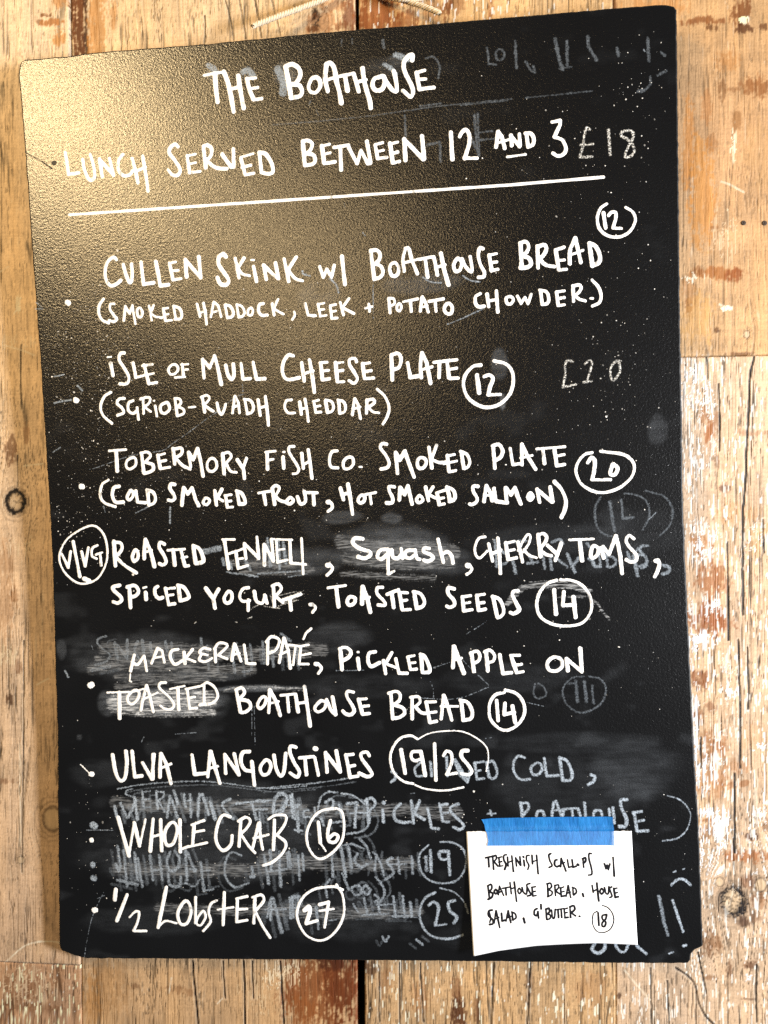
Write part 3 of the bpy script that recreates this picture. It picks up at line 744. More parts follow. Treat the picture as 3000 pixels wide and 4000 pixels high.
('ROASTED FENNELL', 1, """
38 -2261,-277 -2257,-502
~34 -2267,-283 -2197,-294 -2191,-356 -2253,-421
~35 -2253,-418 -2170,-500 -2062,-574
~34 -2060,-362 -2090,-417 -2078,-467 -2041,-440 -2036,-385 -2060,-362
~39 -1959,-267 -1973,-370 -1977,-445
39 -1956,-268 -1913,-387 -1886,-519
25 -1971,-388 -1905,-367
~35 -1780,-317 -1820,-301 -1831,-346 -1790,-419 -1772,-480 -1802,-509 -1835,-497
28 -1750,-375 -1592,-369
35 -1700,-374 -1692,-514
35 -1625,-385 -1596,-523
25 -1622,-448 -1572,-441
28 -1596,-529 -1561,-524
39 -1509,-346 -1493,-500
~38 -1509,-340 -1452,-373 -1419,-460 -1431,-495 -1490,-506
22 -1233,-292 -1120,-296
36 -1214,-307 -1184,-564
27 -1199,-432 -1134,-412
34 -1111,-408 -1097,-559
25 -1111,-408 -1038,-382
25 -1105,-479 -1050,-472
28 -1098,-564 -1007,-539
31 -1030,-338 -1019,-476
32 -1027,-338 -900,-477
31 -909,-281 -900,-477
35 -843,-354 -849,-541
32 -838,-354 -767,-507
31 -775,-308 -764,-507
22 -767,-306 -584,-318
25 -730,-316 -727,-517
21 -722,-406 -656,-400
25 -727,-519 -635,-500
31 -604,-320 -604,-526
25 -604,-529 -465,-548
25 -495,-310 -494,-632
45 -268,-560 -259,-563
~31 -250,-552 -223,-584 -236,-618 -274,-652
~38 64,-332 -3,-324 -28,-365 32,-416 116,-447 128,-482 74,-509 18,-493
~35 273,-431 214,-446 192,-499 228,-521 277,-485
34 290,-435 284,-656
25 287,-661 338,-635
~36 326,-441 332,-503 374,-519 414,-481
36 411,-433 421,-520
~35 527,-451 460,-454 444,-500 485,-522 528,-496
~34 536,-448 550,-521 574,-533
~34 664,-439 623,-432 613,-465 673,-495 697,-529 646,-555 610,-543
36 747,-361 787,-567
~34 781,-493 826,-475 861,-514 872,-577
48 1001,-603 1009,-606
~31 1021,-601 1039,-635 1021,-665 993,-683
~25 1169,-351 1111,-365 1075,-436 1078,-506 1113,-540 1184,-479
32 1197,-415 1227,-571
28 1216,-507 1305,-474
34 1281,-368 1289,-513 1292,-682
34 1348,-412 1365,-559
25 1342,-417 1425,-401
25 1359,-484 1422,-475
28 1364,-563 1439,-548
32 1457,-410 1492,-586
~24 1457,-484 1498,-409 1541,-348 1568,-359 1552,-425 1501,-499
~25 1509,-478 1549,-528 1616,-554
36 1636,-348 1651,-544
~31 1636,-353 1684,-341 1710,-389 1648,-486
~31 1648,-480 1698,-526 1747,-541
34 1717,-447 1785,-515
35 1837,-434 1780,-584
22 1911,-404 2121,-403
36 2000,-415 2015,-591
~32 2114,-466 2091,-539 2110,-573 2152,-541 2159,-486 2114,-466
36 2183,-487 2204,-573
36 2202,-474 2251,-544 2315,-385
38 2318,-385 2349,-561 2358,-715
~32 2469,-412 2430,-384 2403,-426 2427,-482 2483,-552 2484,-604 2439,-619 2399,-596
42 2652,-615 2660,-618
~31 2671,-610 2683,-647 2668,-701 2640,-754
"""),
('SPICED YOGURT TOASTED SEEDS', 1, """
~35 -2227,-687 -2287,-700 -2283,-735 -2226,-787 -2215,-827 -2253,-851 -2294,-838
36 -2134,-707 -2131,-895
~32 -2154,-704 -2083,-692 -2047,-742 -2072,-784 -2123,-800
36 -1980,-761 -1978,-824
20 -2001,-717 -1971,-711
~34 -1862,-707 -1891,-732 -1887,-789 -1853,-819 -1820,-811
34 -1790,-729 -1767,-870
25 -1796,-732 -1702,-726
25 -1778,-795 -1719,-788
31 -1767,-879 -1708,-872
38 -1666,-713 -1654,-845
~35 -1671,-705 -1614,-726 -1573,-796 -1583,-827 -1652,-848
39 -1407,-740 -1348,-826
39 -1288,-752 -1341,-834 -1331,-923
~34 -1199,-774 -1240,-837 -1219,-880 -1174,-860 -1166,-796 -1199,-774
~32 -1007,-744 -1063,-759 -1093,-819 -1067,-867 -1001,-863
31 -1015,-857 -1019,-954
~36 -954,-782 -938,-868 -884,-889 -855,-826
34 -858,-819 -841,-891
38 -774,-739 -773,-921
~34 -785,-736 -730,-718 -703,-767 -760,-830
32 -760,-830 -691,-892
31 -693,-869 -522,-817
36 -627,-857 -620,-959
42 -439,-916 -430,-916
~28 -419,-911 -392,-946 -422,-987
27 -271,-768 -108,-751
38 -194,-771 -181,-943
~35 -76,-856 -100,-904 -73,-933 -30,-906 -28,-866 -76,-856
38 47,-766 35,-921
38 52,-767 85,-874 108,-999
25 37,-876 108,-864
~35 229,-777 181,-782 179,-835 238,-904 242,-939 183,-936
31 266,-843 374,-804
36 311,-839 323,-963
36 381,-830 398,-979
27 376,-827 451,-834
27 392,-906 443,-899
31 398,-988 473,-986
38 513,-833 530,-968
~35 507,-826 569,-846 602,-910 586,-959 532,-977
~35 875,-811 823,-801 821,-854 866,-911 871,-957 830,-977 803,-965
34 944,-885 953,-1011
28 944,-885 1019,-876
28 947,-944 1011,-937
31 953,-1013 1028,-1002
34 1074,-875 1086,-1007
28 1074,-875 1143,-866
28 1080,-947 1135,-941
31 1086,-1012 1147,-1002
36 1219,-893 1249,-1074
~34 1214,-889 1279,-922 1310,-1020 1287,-1067 1254,-1083
~35 1442,-845 1402,-851 1394,-890 1431,-971 1447,-1016 1402,-1048 1370,-1039
"""),
('circled 14 yogurt', 1, """
~28 1785,-760 1703,-788 1632,-869 1603,-979 1638,-1088 1745,-1154 1866,-1172 1996,-1148 2077,-1047 2077,-923 2013,-818 1920,-767 1821,-756
41 1761,-848 1770,-1058
32 1847,-864 1832,-988 1938,-983
38 1929,-916 1942,-1096
"""),
('MACKERAL PATE PICKLED APPLE', 1, """
31 -2116,-1340 -2159,-1489
~31 -2140,-1406 -2088,-1430 -2025,-1353
31 -2022,-1353 -2005,-1489
15 -2163,-1518 -2172,-1584 -2155,-1591
32 -1892,-1284 -1954,-1421
31 -1889,-1281 -1849,-1308 -1833,-1412
24 -1932,-1373 -1845,-1360
~31 -1696,-1297 -1756,-1310 -1774,-1368 -1734,-1435 -1656,-1402
34 -1641,-1325 -1637,-1431
31 -1558,-1301 -1626,-1380
28 -1626,-1380 -1543,-1416
~25 -1392,-1305 -1455,-1292 -1494,-1334 -1420,-1356
~25 -1481,-1354 -1500,-1400 -1443,-1418 -1378,-1388
31 -1347,-1294 -1347,-1420
~25 -1354,-1303 -1302,-1247 -1227,-1274 -1318,-1361
25 -1318,-1361 -1236,-1397
32 -1163,-1260 -1193,-1409
32 -1157,-1267 -1106,-1420
24 -1182,-1361 -1117,-1348
31 -1071,-1272 -1055,-1441 -977,-1446
31 -848,-1235 -860,-1452
~28 -863,-1249 -812,-1201 -741,-1234 -774,-1319 -844,-1352
32 -698,-1218 -750,-1441
32 -695,-1219 -660,-1336 -649,-1493
24 -744,-1371 -657,-1333
22 -652,-1282 -555,-1293
25 -592,-1292 -622,-1465
28 -543,-1299 -567,-1458
24 -561,-1298 -471,-1284
24 -558,-1381 -455,-1363
25 -564,-1460 -479,-1461
~24 -515,-1229 -488,-1177 -442,-1138
39 -413,-1461 -404,-1464
~28 -390,-1461 -360,-1502 -391,-1549
38 -180,-1327 -173,-1517
~35 -188,-1327 -131,-1314 -84,-1356 -106,-1405 -170,-1441
36 -22,-1421 -14,-1518
25 -22,-1362 -14,-1362
~34 139,-1363 82,-1376 70,-1445 97,-1495 174,-1463
32 210,-1444 226,-1565
31 290,-1375 227,-1475
27 233,-1475 316,-1508
34 324,-1432 347,-1562 423,-1566
31 434,-1418 452,-1528
25 429,-1418 491,-1405
25 440,-1474 497,-1468
27 452,-1533 508,-1529
35 555,-1409 558,-1552
~34 550,-1395 589,-1421 626,-1517 619,-1559 560,-1561
38 850,-1332 837,-1522
38 856,-1332 888,-1442 933,-1574
27 843,-1455 918,-1437
35 1008,-1392 1024,-1562
~31 997,-1395 1056,-1379 1082,-1418 1067,-1467 1019,-1490
35 1138,-1386 1149,-1559
~31 1127,-1386 1175,-1373 1214,-1421 1199,-1470 1151,-1484
34 1261,-1417 1283,-1585 1359,-1578
36 1361,-1431 1403,-1574
28 1356,-1423 1435,-1424
28 1398,-1513 1452,-1505
31 1403,-1581 1463,-1572
~35 1738,-1448 1682,-1494 1690,-1559 1755,-1573 1807,-1534 1799,-1469 1738,-1448
38 1848,-1467 1858,-1570
38 1854,-1470 1980,-1583
39 1973,-1376 1980,-1583
"""),
('TOASTED BOATHOUSE BREAD', 1, """
20 -2394,-1688 -2144,-1686 -2039,-1659
39 -2278,-1689 -2284,-1930
~28 -2129,-1670 -2197,-1727 -2196,-1780 -2156,-1800 -2103,-1753 -2088,-1692 -2129,-1670
31 -2012,-1630 -2060,-1780 -2076,-1859
31 -2009,-1630 -1984,-1738 -1961,-1874
22 -2044,-1754 -1908,-1696
~25 -1827,-1604 -1881,-1610 -1889,-1656 -1807,-1734 -1759,-1811 -1789,-1854 -1849,-1849 -1890,-1819
20 -1789,-1666 -1650,-1640
34 -1715,-1656 -1715,-1858
29 -1627,-1670 -1612,-1846
24 -1639,-1669 -1506,-1646
24 -1614,-1753 -1558,-1743
28 -1612,-1853 -1542,-1847
28 -1464,-1625 -1473,-1816
~28 -1487,-1641 -1432,-1613 -1364,-1663 -1341,-1747 -1400,-1806 -1514,-1819
36 -1162,-1693 -1132,-1890
~31 -1167,-1687 -1114,-1668 -1087,-1712 -1139,-1776
~31 -1139,-1776 -1056,-1792 -1035,-1849 -1083,-1891 -1130,-1897
~31 -925,-1758 -969,-1825 -949,-1864 -904,-1829 -888,-1767 -925,-1758
35 -850,-1695 -868,-1902
35 -847,-1690 -794,-1803 -762,-1929
25 -861,-1819 -771,-1800
28 -749,-1744 -619,-1735
34 -688,-1748 -680,-1896
34 -610,-1738 -594,-1898
28 -605,-1823 -507,-1811
38 -524,-1668 -503,-1879 -488,-2031
~31 -390,-1810 -438,-1866 -411,-1904 -353,-1876 -334,-1823 -361,-1802 -390,-1810
~35 -324,-1794 -288,-1890 -248,-1933
35 -269,-1770 -247,-1929
~34 -74,-1728 -130,-1721 -135,-1772 -93,-1844 -75,-1901 -113,-1936 -161,-1922 -180,-1899
35 -31,-1795 0,-1931
28 -31,-1795 40,-1790
28 -11,-1862 60,-1855
31 0,-1933 63,-1926
36 265,-1740 275,-1975
~32 247,-1745 313,-1727 348,-1753 343,-1809 288,-1851
~32 288,-1851 369,-1880 384,-1930 337,-1964 278,-1975
34 457,-1783 452,-1980
~29 443,-1786 513,-1781 528,-1827 484,-1871
~29 484,-1871 535,-1925 588,-1935
34 584,-1831 610,-2011
27 581,-1831 670,-1829
27 599,-1929 668,-1922
31 610,-2018 672,-2007
35 742,-1774 715,-1985
35 745,-1775 782,-1888 809,-1998
27 719,-1872 869,-1875
35 901,-1822 912,-1994
~35 890,-1819 959,-1843 997,-1933 978,-1989 911,-2002
"""),
('circled 14 bread', 1, """
~29 1289,-1758 1206,-1779 1153,-1862 1154,-1988 1220,-2073 1302,-2099 1400,-2048 1460,-1951 1455,-1853 1396,-1769 1298,-1736
35 1218,-1828 1224,-2009
34 1291,-1856 1281,-1955 1371,-1938
34 1356,-1882 1376,-2031
"""),
('ULVA LANGOUSTINES', 1, """
~38 -2369,-2276 -2347,-2444 -2306,-2520 -2260,-2489 -2236,-2358 -2239,-2242
35 -2180,-2245 -2167,-2484 -2096,-2476
35 -2084,-2354 -2002,-2506 -1971,-2277
35 -1980,-2277 -1990,-2506
35 -1908,-2272 -1924,-2487
36 -1902,-2269 -1858,-2363 -1821,-2549
28 -1915,-2408 -1812,-2366
36 -1609,-2287 -1590,-2467 -1487,-2459
36 -1434,-2258 -1468,-2491
38 -1429,-2258 -1397,-2397 -1357,-2550
27 -1456,-2416 -1370,-2394
36 -1298,-2286 -1297,-2459
36 -1296,-2289 -1173,-2474
35 -1208,-2281 -1172,-2471
~35 -1064,-2260 -1129,-2271 -1149,-2357 -1114,-2429 -1061,-2444
38 -1045,-2358 -1031,-2571
~35 -920,-2345 -970,-2413 -949,-2477 -897,-2467 -868,-2403 -883,-2353 -920,-2345
~38 -836,-2300 -821,-2418 -786,-2490 -750,-2454 -725,-2283
~34 -628,-2226 -677,-2219 -685,-2276 -646,-2377 -606,-2449 -628,-2503 -693,-2465
31 -598,-2326 -468,-2316
36 -547,-2335 -541,-2481
50 -451,-2242 -442,-2245
35 -457,-2325 -430,-2488
36 -355,-2281 -348,-2460
36 -353,-2286 -228,-2459
36 -255,-2268 -228,-2456
35 -168,-2304 -137,-2511
28 -171,-2306 -100,-2298
28 -153,-2414 -90,-2401
31 -137,-2511 -65,-2500
~35 47,-2314 23,-2280 -26,-2293 -22,-2342 37,-2428 66,-2485 20,-2506 -53,-2472
"""),
('circled 19/25', 1, """
36 340,-2264 368,-2477
~29 508,-2280 440,-2285 430,-2336 462,-2365 525,-2348
35 519,-2283 550,-2498
34 645,-2212 646,-2545
~32 722,-2320 754,-2281 795,-2307 791,-2394 746,-2492
28 746,-2495 833,-2482
~34 943,-2278 893,-2283 885,-2336 936,-2404 971,-2464 946,-2497 877,-2488
~24 490,-2164 429,-2135 330,-2162 259,-2257 238,-2359 268,-2473 350,-2552 438,-2574
~18 457,-2588 551,-2624 718,-2641 893,-2612
~13 489,-2173 598,-2118 738,-2098 891,-2103 1014,-2158 1108,-2243 1126,-2342 1102,-2468
"""),
('WHOLE CRAB', 1, """
42 -2344,-2870 -2258,-3230
28 -2258,-3230 -2191,-2920
39 -2191,-2920 -2151,-3137
25 -2148,-3137 -2082,-2889
36 -2008,-2886 -2049,-3184
28 -2028,-3050 -1923,-3027
36 -1937,-2893 -1939,-3184
~35 -1844,-2925 -1901,-3009 -1892,-3126 -1826,-3115 -1782,-2995 -1800,-2926 -1844,-2925
35 -1751,-2897 -1762,-3193
28 -1758,-3173 -1680,-3144
34 -1618,-2941 -1641,-3127
28 -1641,-2941 -1522,-2901
25 -1606,-3008 -1526,-2994
25 -1689,-3150 -1502,-3110
~32 -1274,-2868 -1341,-2853 -1392,-2939 -1418,-3070 -1387,-3157 -1341,-3183 -1276,-3128 -1262,-3044
34 -1174,-2915 -1202,-3143
~29 -1195,-2909 -1123,-2872 -1084,-2912 -1128,-2984 -1182,-3027
29 -1182,-3027 -1109,-3143 -1053,-3206
31 -1006,-2927 -1072,-3161
32 -998,-2927 -995,-3071 -979,-3175
24 -1062,-3071 -918,-3037
34 -857,-2902 -878,-3176
~27 -912,-2893 -850,-2859 -749,-2864 -764,-2943 -840,-3043
~28 -840,-3043 -759,-3113 -789,-3202 -883,-3288 -980,-3324
"""),
('circled 16', 1, """
~25 -288,-2799 -406,-2815 -495,-2883 -557,-3012 -554,-3141 -495,-3242 -424,-3262 -321,-3199 -239,-3099 -211,-2970 -221,-2842 -262,-2802 -322,-2795
34 -448,-2923 -438,-3115
17 -438,-3115 -390,-3192
~32 -335,-2910 -366,-3027 -355,-3101 -300,-3107 -270,-3059 -303,-3033 -350,-3067
"""),
('HALF LOBSTER', 1, """
39 -2400,-3553 -2414,-3650
34 -2292,-3602 -2403,-3849
~25 -2278,-3814 -2225,-3764 -2186,-3769 -2202,-3857 -2245,-3943
24 -2245,-3946 -2123,-3945
36 -1910,-3529 -2008,-3912
~25 -2008,-3909 -1934,-3850 -1831,-3870
~34 -1745,-3666 -1810,-3768 -1793,-3873 -1728,-3870 -1685,-3768 -1701,-3680 -1745,-3666
28 -1634,-3625 -1648,-3867
~25 -1567,-3753 -1619,-3811 -1636,-3873 -1596,-3887 -1548,-3811 -1567,-3753
~25 -1435,-3653 -1493,-3688 -1517,-3767 -1503,-3854 -1575,-3942
34 -1359,-3580 -1384,-3883
22 -1430,-3741 -1280,-3717
31 -1238,-3635 -1254,-3853
25 -1247,-3638 -1144,-3615
25 -1243,-3740 -1149,-3731
28 -1254,-3856 -1153,-3838
32 -1071,-3624 -1093,-3864
~28 -1095,-3624 -1012,-3600 -988,-3649 -1044,-3722 -1074,-3754
27 -1074,-3754 -1010,-3896 -945,-4000
"""),
('circled 27', 1, """
~25 -305,-3506 -252,-3601 -243,-3758 -292,-3888 -382,-3989 -484,-4026 -598,-3983 -666,-3875 -681,-3760 -626,-3630 -508,-3546 -335,-3523 -247,-3552
~41 -611,-3745 -569,-3711 -563,-3760 -599,-3864
31 -593,-3869 -498,-3840
32 -468,-3690 -383,-3667 -430,-3900
22 -470,-3748 -340,-3730
"""),
('bullet dots 3', 1, """
64 -2552,-1617 -2540,-1611
53 -2587,-2453 -2578,-2453
11 -2685,-2362 -2605,-2444
48 -2612,-3079 -2610,-3085
62 -2617,-3750 -2608,-3747
"""),
('faded bullet dots', 1, """
78 -2593,-2936 -2575,-2947
56 -2611,-3311 -2611,-3323
64 -2614,-3441 -2602,-3444
"""),
('erased COLD PICKLES BOATHOUSE', 1, """
~28 1451,-2349 1390,-2335 1347,-2396 1352,-2480 1403,-2543 1487,-2545
~31 1555,-2399 1503,-2440 1515,-2496 1562,-2504 1600,-2455 1588,-2408 1555,-2399
31 1622,-2358 1639,-2518 1740,-2513
34 1759,-2359 1779,-2560
~34 1759,-2354 1826,-2388 1865,-2500 1847,-2555 1779,-2562
~34 2032,-2510 2065,-2530 2048,-2571 2003,-2599
31 1001,-2392 1016,-2539
25 1001,-2392 1082,-2379
25 1018,-2466 1054,-2460
28 1016,-2540 1079,-2534
31 1109,-2394 1124,-2520
~31 1110,-2388 1168,-2383 1200,-2486 1165,-2535 1124,-2523
34 822,-2362 872,-2503 926,-2560
~34 248,-2461 282,-2487 273,-2529 238,-2558
~28 518,-2377 460,-2432 471,-2503 527,-2504
31 602,-2378 611,-2505
31 750,-2337 751,-2506
31 962,-2438 930,-2564
31 839,-2380 930,-2550
36 9,-2715 17,-2929
~31 -9,-2729 54,-2704 83,-2759 29,-2818
36 149,-2816 153,-2923
42 158,-2745 163,-2748
~34 314,-2760 257,-2817 262,-2902 328,-2931 399,-2925
34 415,-2733 427,-2937
34 491,-2733 436,-2849
31 436,-2849 526,-2904
34 561,-2805 590,-2983 655,-2992
34 671,-2763 694,-2922
28 671,-2777 741,-2764
28 682,-2851 744,-2843
28 693,-2924 749,-2928
~31 839,-2764 771,-2792 769,-2834 820,-2891 882,-2962 844,-2999 789,-2976
25 1125,-2826 1135,-2872
22 1099,-2858 1169,-2854
36 1400,-2759 1412,-2878
~31 1394,-2767 1458,-2759 1464,-2815 1415,-2871
~31 1536,-2875 1551,-2837 1592,-2837 1604,-2875
34 1673,-2876 1693,-2761
34 1715,-2747 1755,-2876
25 1674,-2831 1757,-2823
31 1777,-2826 1768,-2876
25 1770,-2820 1901,-2810
31 1852,-2818 1858,-2877
34 1965,-2763 1970,-2878
31 1907,-2819 1925,-2877
~31 2040,-2878 2055,-2836 2103,-2837 2115,-2878
31 2178,-2820 2183,-2879
31 2212,-2807 2221,-2946
~34 2337,-2738 2288,-2741 2286,-2807 2326,-2905 2316,-2974 2265,-2977
34 2395,-2853 2417,-3019
28 2387,-2855 2463,-2845
28 2406,-2936 2479,-2922
31 2417,-3023 2514,-3017
~14 2692,-2705 2797,-2742 2869,-2825 2883,-2908 2842,-3019 2760,-3087 2639,-3109
~31 2702,-3503 2763,-3454 2816,-3461 2865,-3505
~34 2016,-4033 1987,-4092 2041,-4125 2093,-4091 2106,-4032
~31 2193,-4032 2218,-4090 2272,-4112 2315,-4031
34 2382,-4058 2460,-4125
31 2790,-4053 2809,-4047
20 2662,-4123 2697,-4109
17 2722,-3392 2741,-3381
14 2803,-3364 2816,-3359
28 2706,-3642 2789,-3926
"""),
('erased 19 and 25', 1, """
~22 557,-3139 479,-3215 463,-3315 500,-3414 575,-3474 686,-3491 799,-3464 872,-3372 893,-3259 859,-3167 770,-3117 665,-3111
34 571,-3190 572,-3389
~31 725,-3196 655,-3205 661,-3266 728,-3270
34 734,-3199 740,-3415
~25 599,-3574 498,-3639 451,-3770 483,-3906 570,-3984 709,-4003 837,-3968
~17 643,-3534 767,-3571 855,-3656 893,-3769
~34 538,-3693 582,-3665 625,-3713 591,-3877
25 590,-3881 689,-3869
~34 778,-3650 719,-3670 725,-3741 787,-3798 762,-3857
"""),
('note lettering', 1, """
13 1067,-3252 1146,-3235
13 1093,-3249 1095,-3331
13 1132,-3235 1136,-3354
~13 1135,-3238 1160,-3230 1164,-3258 1142,-3286
13 1142,-3286 1176,-3326
13 1187,-3250 1192,-3326
11 1181,-3252 1212,-3243
11 1185,-3292 1210,-3285
11 1189,-3329 1220,-3323
~13 1257,-3225 1234,-3230 1230,-3267 1248,-3313 1235,-3357
13 1264,-3247 1267,-3326
11 1265,-3295 1310,-3278
13 1303,-3236 1312,-3374
13 1337,-3253 1342,-3326
13 1337,-3256 1378,-3320
13 1375,-3244 1380,-3320
14 1409,-3276 1413,-3326
13 1406,-3243 1408,-3247
~13 1458,-3231 1436,-3236 1434,-3278 1452,-3321 1442,-3357
13 1483,-3231 1485,-3307
11 1486,-3290 1531,-3273
13 1524,-3231 1532,-3397
~13 1650,-3217 1633,-3231 1640,-3279 1658,-3324 1632,-3341
~13 1703,-3273 1687,-3279 1681,-3314 1698,-3335 1721,-3327
13 1742,-3259 1733,-3335
13 1742,-3259 1779,-3374
11 1737,-3310 1771,-3296
13 1796,-3273 1805,-3341 1832,-3335
13 1837,-3274 1843,-3341 1871,-3332
18 1885,-3316 1890,-3320
13 1933,-3265 1937,-3341
~13 1930,-3265 1955,-3254 1956,-3286 1936,-3302
~13 2009,-3218 1989,-3218 1987,-3266 2005,-3349 2007,-3402 1977,-3412
13 2121,-3310 2133,-3355 2145,-3322 2153,-3363 2169,-3311
13 2198,-3252 2203,-3419
13 1079,-3506 1089,-3614
~13 1075,-3504 1108,-3490 1113,-3525 1087,-3555
~13 1087,-3555 1119,-3569 1110,-3603 1076,-3622
~13 1149,-3535 1134,-3553 1146,-3574 1162,-3557 1149,-3535
13 1183,-3506 1169,-3581
13 1183,-3506 1216,-3588
11 1176,-3563 1204,-3549
11 1210,-3526 1269,-3515
13 1238,-3523 1240,-3583
13 1278,-3475 1286,-3574
11 1282,-3532 1321,-3518
13 1316,-3470 1330,-3642
~13 1359,-3526 1345,-3549 1358,-3574 1375,-3553 1359,-3526
~13 1384,-3520 1394,-3560 1421,-3577 1429,-3518
~13 1455,-3484 1426,-3498 1444,-3546 1459,-3585 1429,-3596
13 1473,-3518 1477,-3595
11 1470,-3520 1503,-3513
11 1474,-3560 1502,-3554
13 1477,-3598 1507,-3593
13 1611,-3489 1614,-3602
~13 1607,-3489 1639,-3484 1646,-3517 1617,-3540
~13 1617,-3540 1650,-3560 1643,-3588 1607,-3605
13 1676,-3503 1679,-3595
~13 1676,-3506 1707,-3498 1708,-3524 1681,-3554
13 1681,-3554 1720,-3582
13 1726,-3526 1730,-3602
11 1726,-3529 1755,-3517
11 1729,-3564 1757,-3557
13 1730,-3604 1761,-3597
13 1795,-3506 1773,-3601
13 1795,-3506 1813,-3613
11 1780,-3576 1811,-3564
13 1835,-3526 1837,-3587
~13 1831,-3521 1858,-3534 1865,-3566 1840,-3590
15 1920,-3580 1926,-3603
13 2006,-3503 2013,-3566
11 2010,-3559 2054,-3537
13 2048,-3484 2059,-3643
~13 2090,-3531 2073,-3556 2085,-3581 2105,-3559 2090,-3531
~13 2114,-3524 2124,-3573 2145,-3576 2153,-3517
~13 2177,-3517 2158,-3531 2170,-3573 2176,-3601 2158,-3612
13 2195,-3531 2204,-3608
11 2193,-3534 2223,-3527
11 2201,-3573 2225,-3566
13 2204,-3611 2231,-3604
~13 1109,-3716 1080,-3724 1074,-3765 1110,-3801 1110,-3835 1080,-3843
~13 1083,-3738 1093,-3787 1083,-3822
13 1142,-3724 1123,-3829
13 1145,-3724 1170,-3871
11 1134,-3795 1166,-3781
13 1191,-3747 1194,-3814 1222,-3806
13 1252,-3724 1229,-3814
13 1252,-3724 1271,-3828
11 1235,-3789 1271,-3775
13 1286,-3738 1290,-3807
~13 1283,-3735 1313,-3752 1319,-3786 1291,-3808
15 1387,-3794 1396,-3832
~13 1510,-3709 1488,-3723 1484,-3760 1505,-3771 1517,-3743
13 1517,-3737 1521,-3793
13 1546,-3675 1547,-3712
13 1589,-3717 1593,-3806
~13 1587,-3717 1617,-3709 1619,-3742 1596,-3759
~13 1596,-3759 1626,-3770 1622,-3799 1595,-3809
~13 1639,-3723 1645,-3790 1662,-3791 1672,-3717
11 1674,-3722 1751,-3711
13 1696,-3722 1699,-3791
13 1724,-3720 1727,-3791
13 1751,-3717 1756,-3791
11 1751,-3715 1782,-3708
11 1753,-3752 1778,-3746
13 1755,-3794 1783,-3790
13 1803,-3694 1806,-3791
~13 1802,-3697 1837,-3687 1844,-3721 1812,-3750
13 1812,-3750 1849,-3777
15 1883,-3781 1887,-3782
~8 2042,-3735 2006,-3764 1998,-3848 2034,-3915 2095,-3923 2151,-3892 2183,-3824 2175,-3755 2136,-3702 2090,-3683
13 2050,-3749 2052,-3860
~13 2123,-3763 2087,-3774 2086,-3805 2113,-3832 2103,-3867 2082,-3867 2082,-3839 2113,-3804 2124,-3769
"""),
('erased top line', 0.17, """
22 1341,3965 1352,3823 1416,3811
~22 1448,3943 1413,3906 1431,3850 1479,3860 1487,3913 1448,3943
31 1587,3998 1590,3770
~25 1672,3817 1710,3747 1749,3717 1738,3771
34 1933,3996 1966,3793 1990,3724
31 2035,3961 2031,3748
14 1964,3733 2070,3738
~34 2218,3985 2219,3905 2284,3780
31 2459,3872 2470,3805
31 2726,3929 2728,3737
34 2631,3483 2677,3488
22 2737,3597 2737,3531 2697,3494
22 2799,3605 2871,3637
14 1092,3483 1499,3492
13 1661,3502 2236,3515
36 2837,3801 2863,3772
34 1138,3252 1227,3070
25 1239,3394 1236,3028
20 1244,3163 1380,3169
14 -613,3439 -163,3439 312,3451 878,3489 1543,3502
25 594,3429 593,3157
28 783,3157 893,3173
28 896,3162 895,2999
28 1208,3382 1229,3029
20 1237,3231 1359,3236
31 421,4110 432,4041
20 728,3501 920,3513
14 52,4155 54,4086
14 148,4140 146,4099
~22 798,3916 867,3924 918,3838 901,3731
20 -253,3625 -262,3589
11 -200,3545 -182,3489
14 20,2690 21,2663
"""),
('chalk scrapes', 0.75, """
11 174,2424 195,2395
7 257,2140 240,1644
~20 -387,2111 -374,2082 -318,2065
~22 -136,2026 -83,1967 -64,1897
~13 902,1559 1055,1612 1235,1684
~17 698,1989 765,1944 861,1931
~17 1055,1981 1121,1936 1203,1918
~7 -2460,403 -2400,415 -2265,456 -2130,496 -1996,524 -1760,548 -1670,601 -1490,714 -1340,813 -1192,905 -1073,991 -967,1035
7 -978,1303 -981,1050
20 -2759,1281 -2669,1293
~20 -2771,1035 -2696,1048 -2606,1055
20 -2540,1184 -2498,1139
11 -2809,579 -2732,619
14 -2043,-19 -1916,34
20 -1711,19 -1718,-124
8 -2343,57 -2331,-1
7 -1022,-1827 -1035,-2114
7 -1001,-1842 -1007,-2200
6 -1764,-2089 -1558,-2077
8 -2085,-2156 -2061,-2113
~22 -2791,-1475 -2778,-1504 -2764,-1534
6 -2525,-1234 -2512,-1278
~6 -2519,-3579 -2585,-3697 -2652,-3845 -2707,-4052 -2737,-4200
~11 -2655,-2988 -2550,-2986 -2400,-2989
8 -2582,-3638 -2513,-3609
7 630,-1646 655,-1717 652,-1801
~7 1169,-1699 860,-1805 512,-1791
6 929,-1456 1035,-1577 1122,-1656
8 409,-2665 451,-2662
8 -225,-1527 30,-1529
7 662,-1520 873,-1455
6 1038,-1566 1151,-1687
6 1476,-1847 1631,-1887
7 1106,-2169 1162,-2163
~6 961,-1226 1102,-1146 1173,-1092
13 2607,-249 2665,-193
9 -2907,1979 -2843,1928
12 -2906,1917 -2832,1910
14 2689,3834 2695,3822
"""),
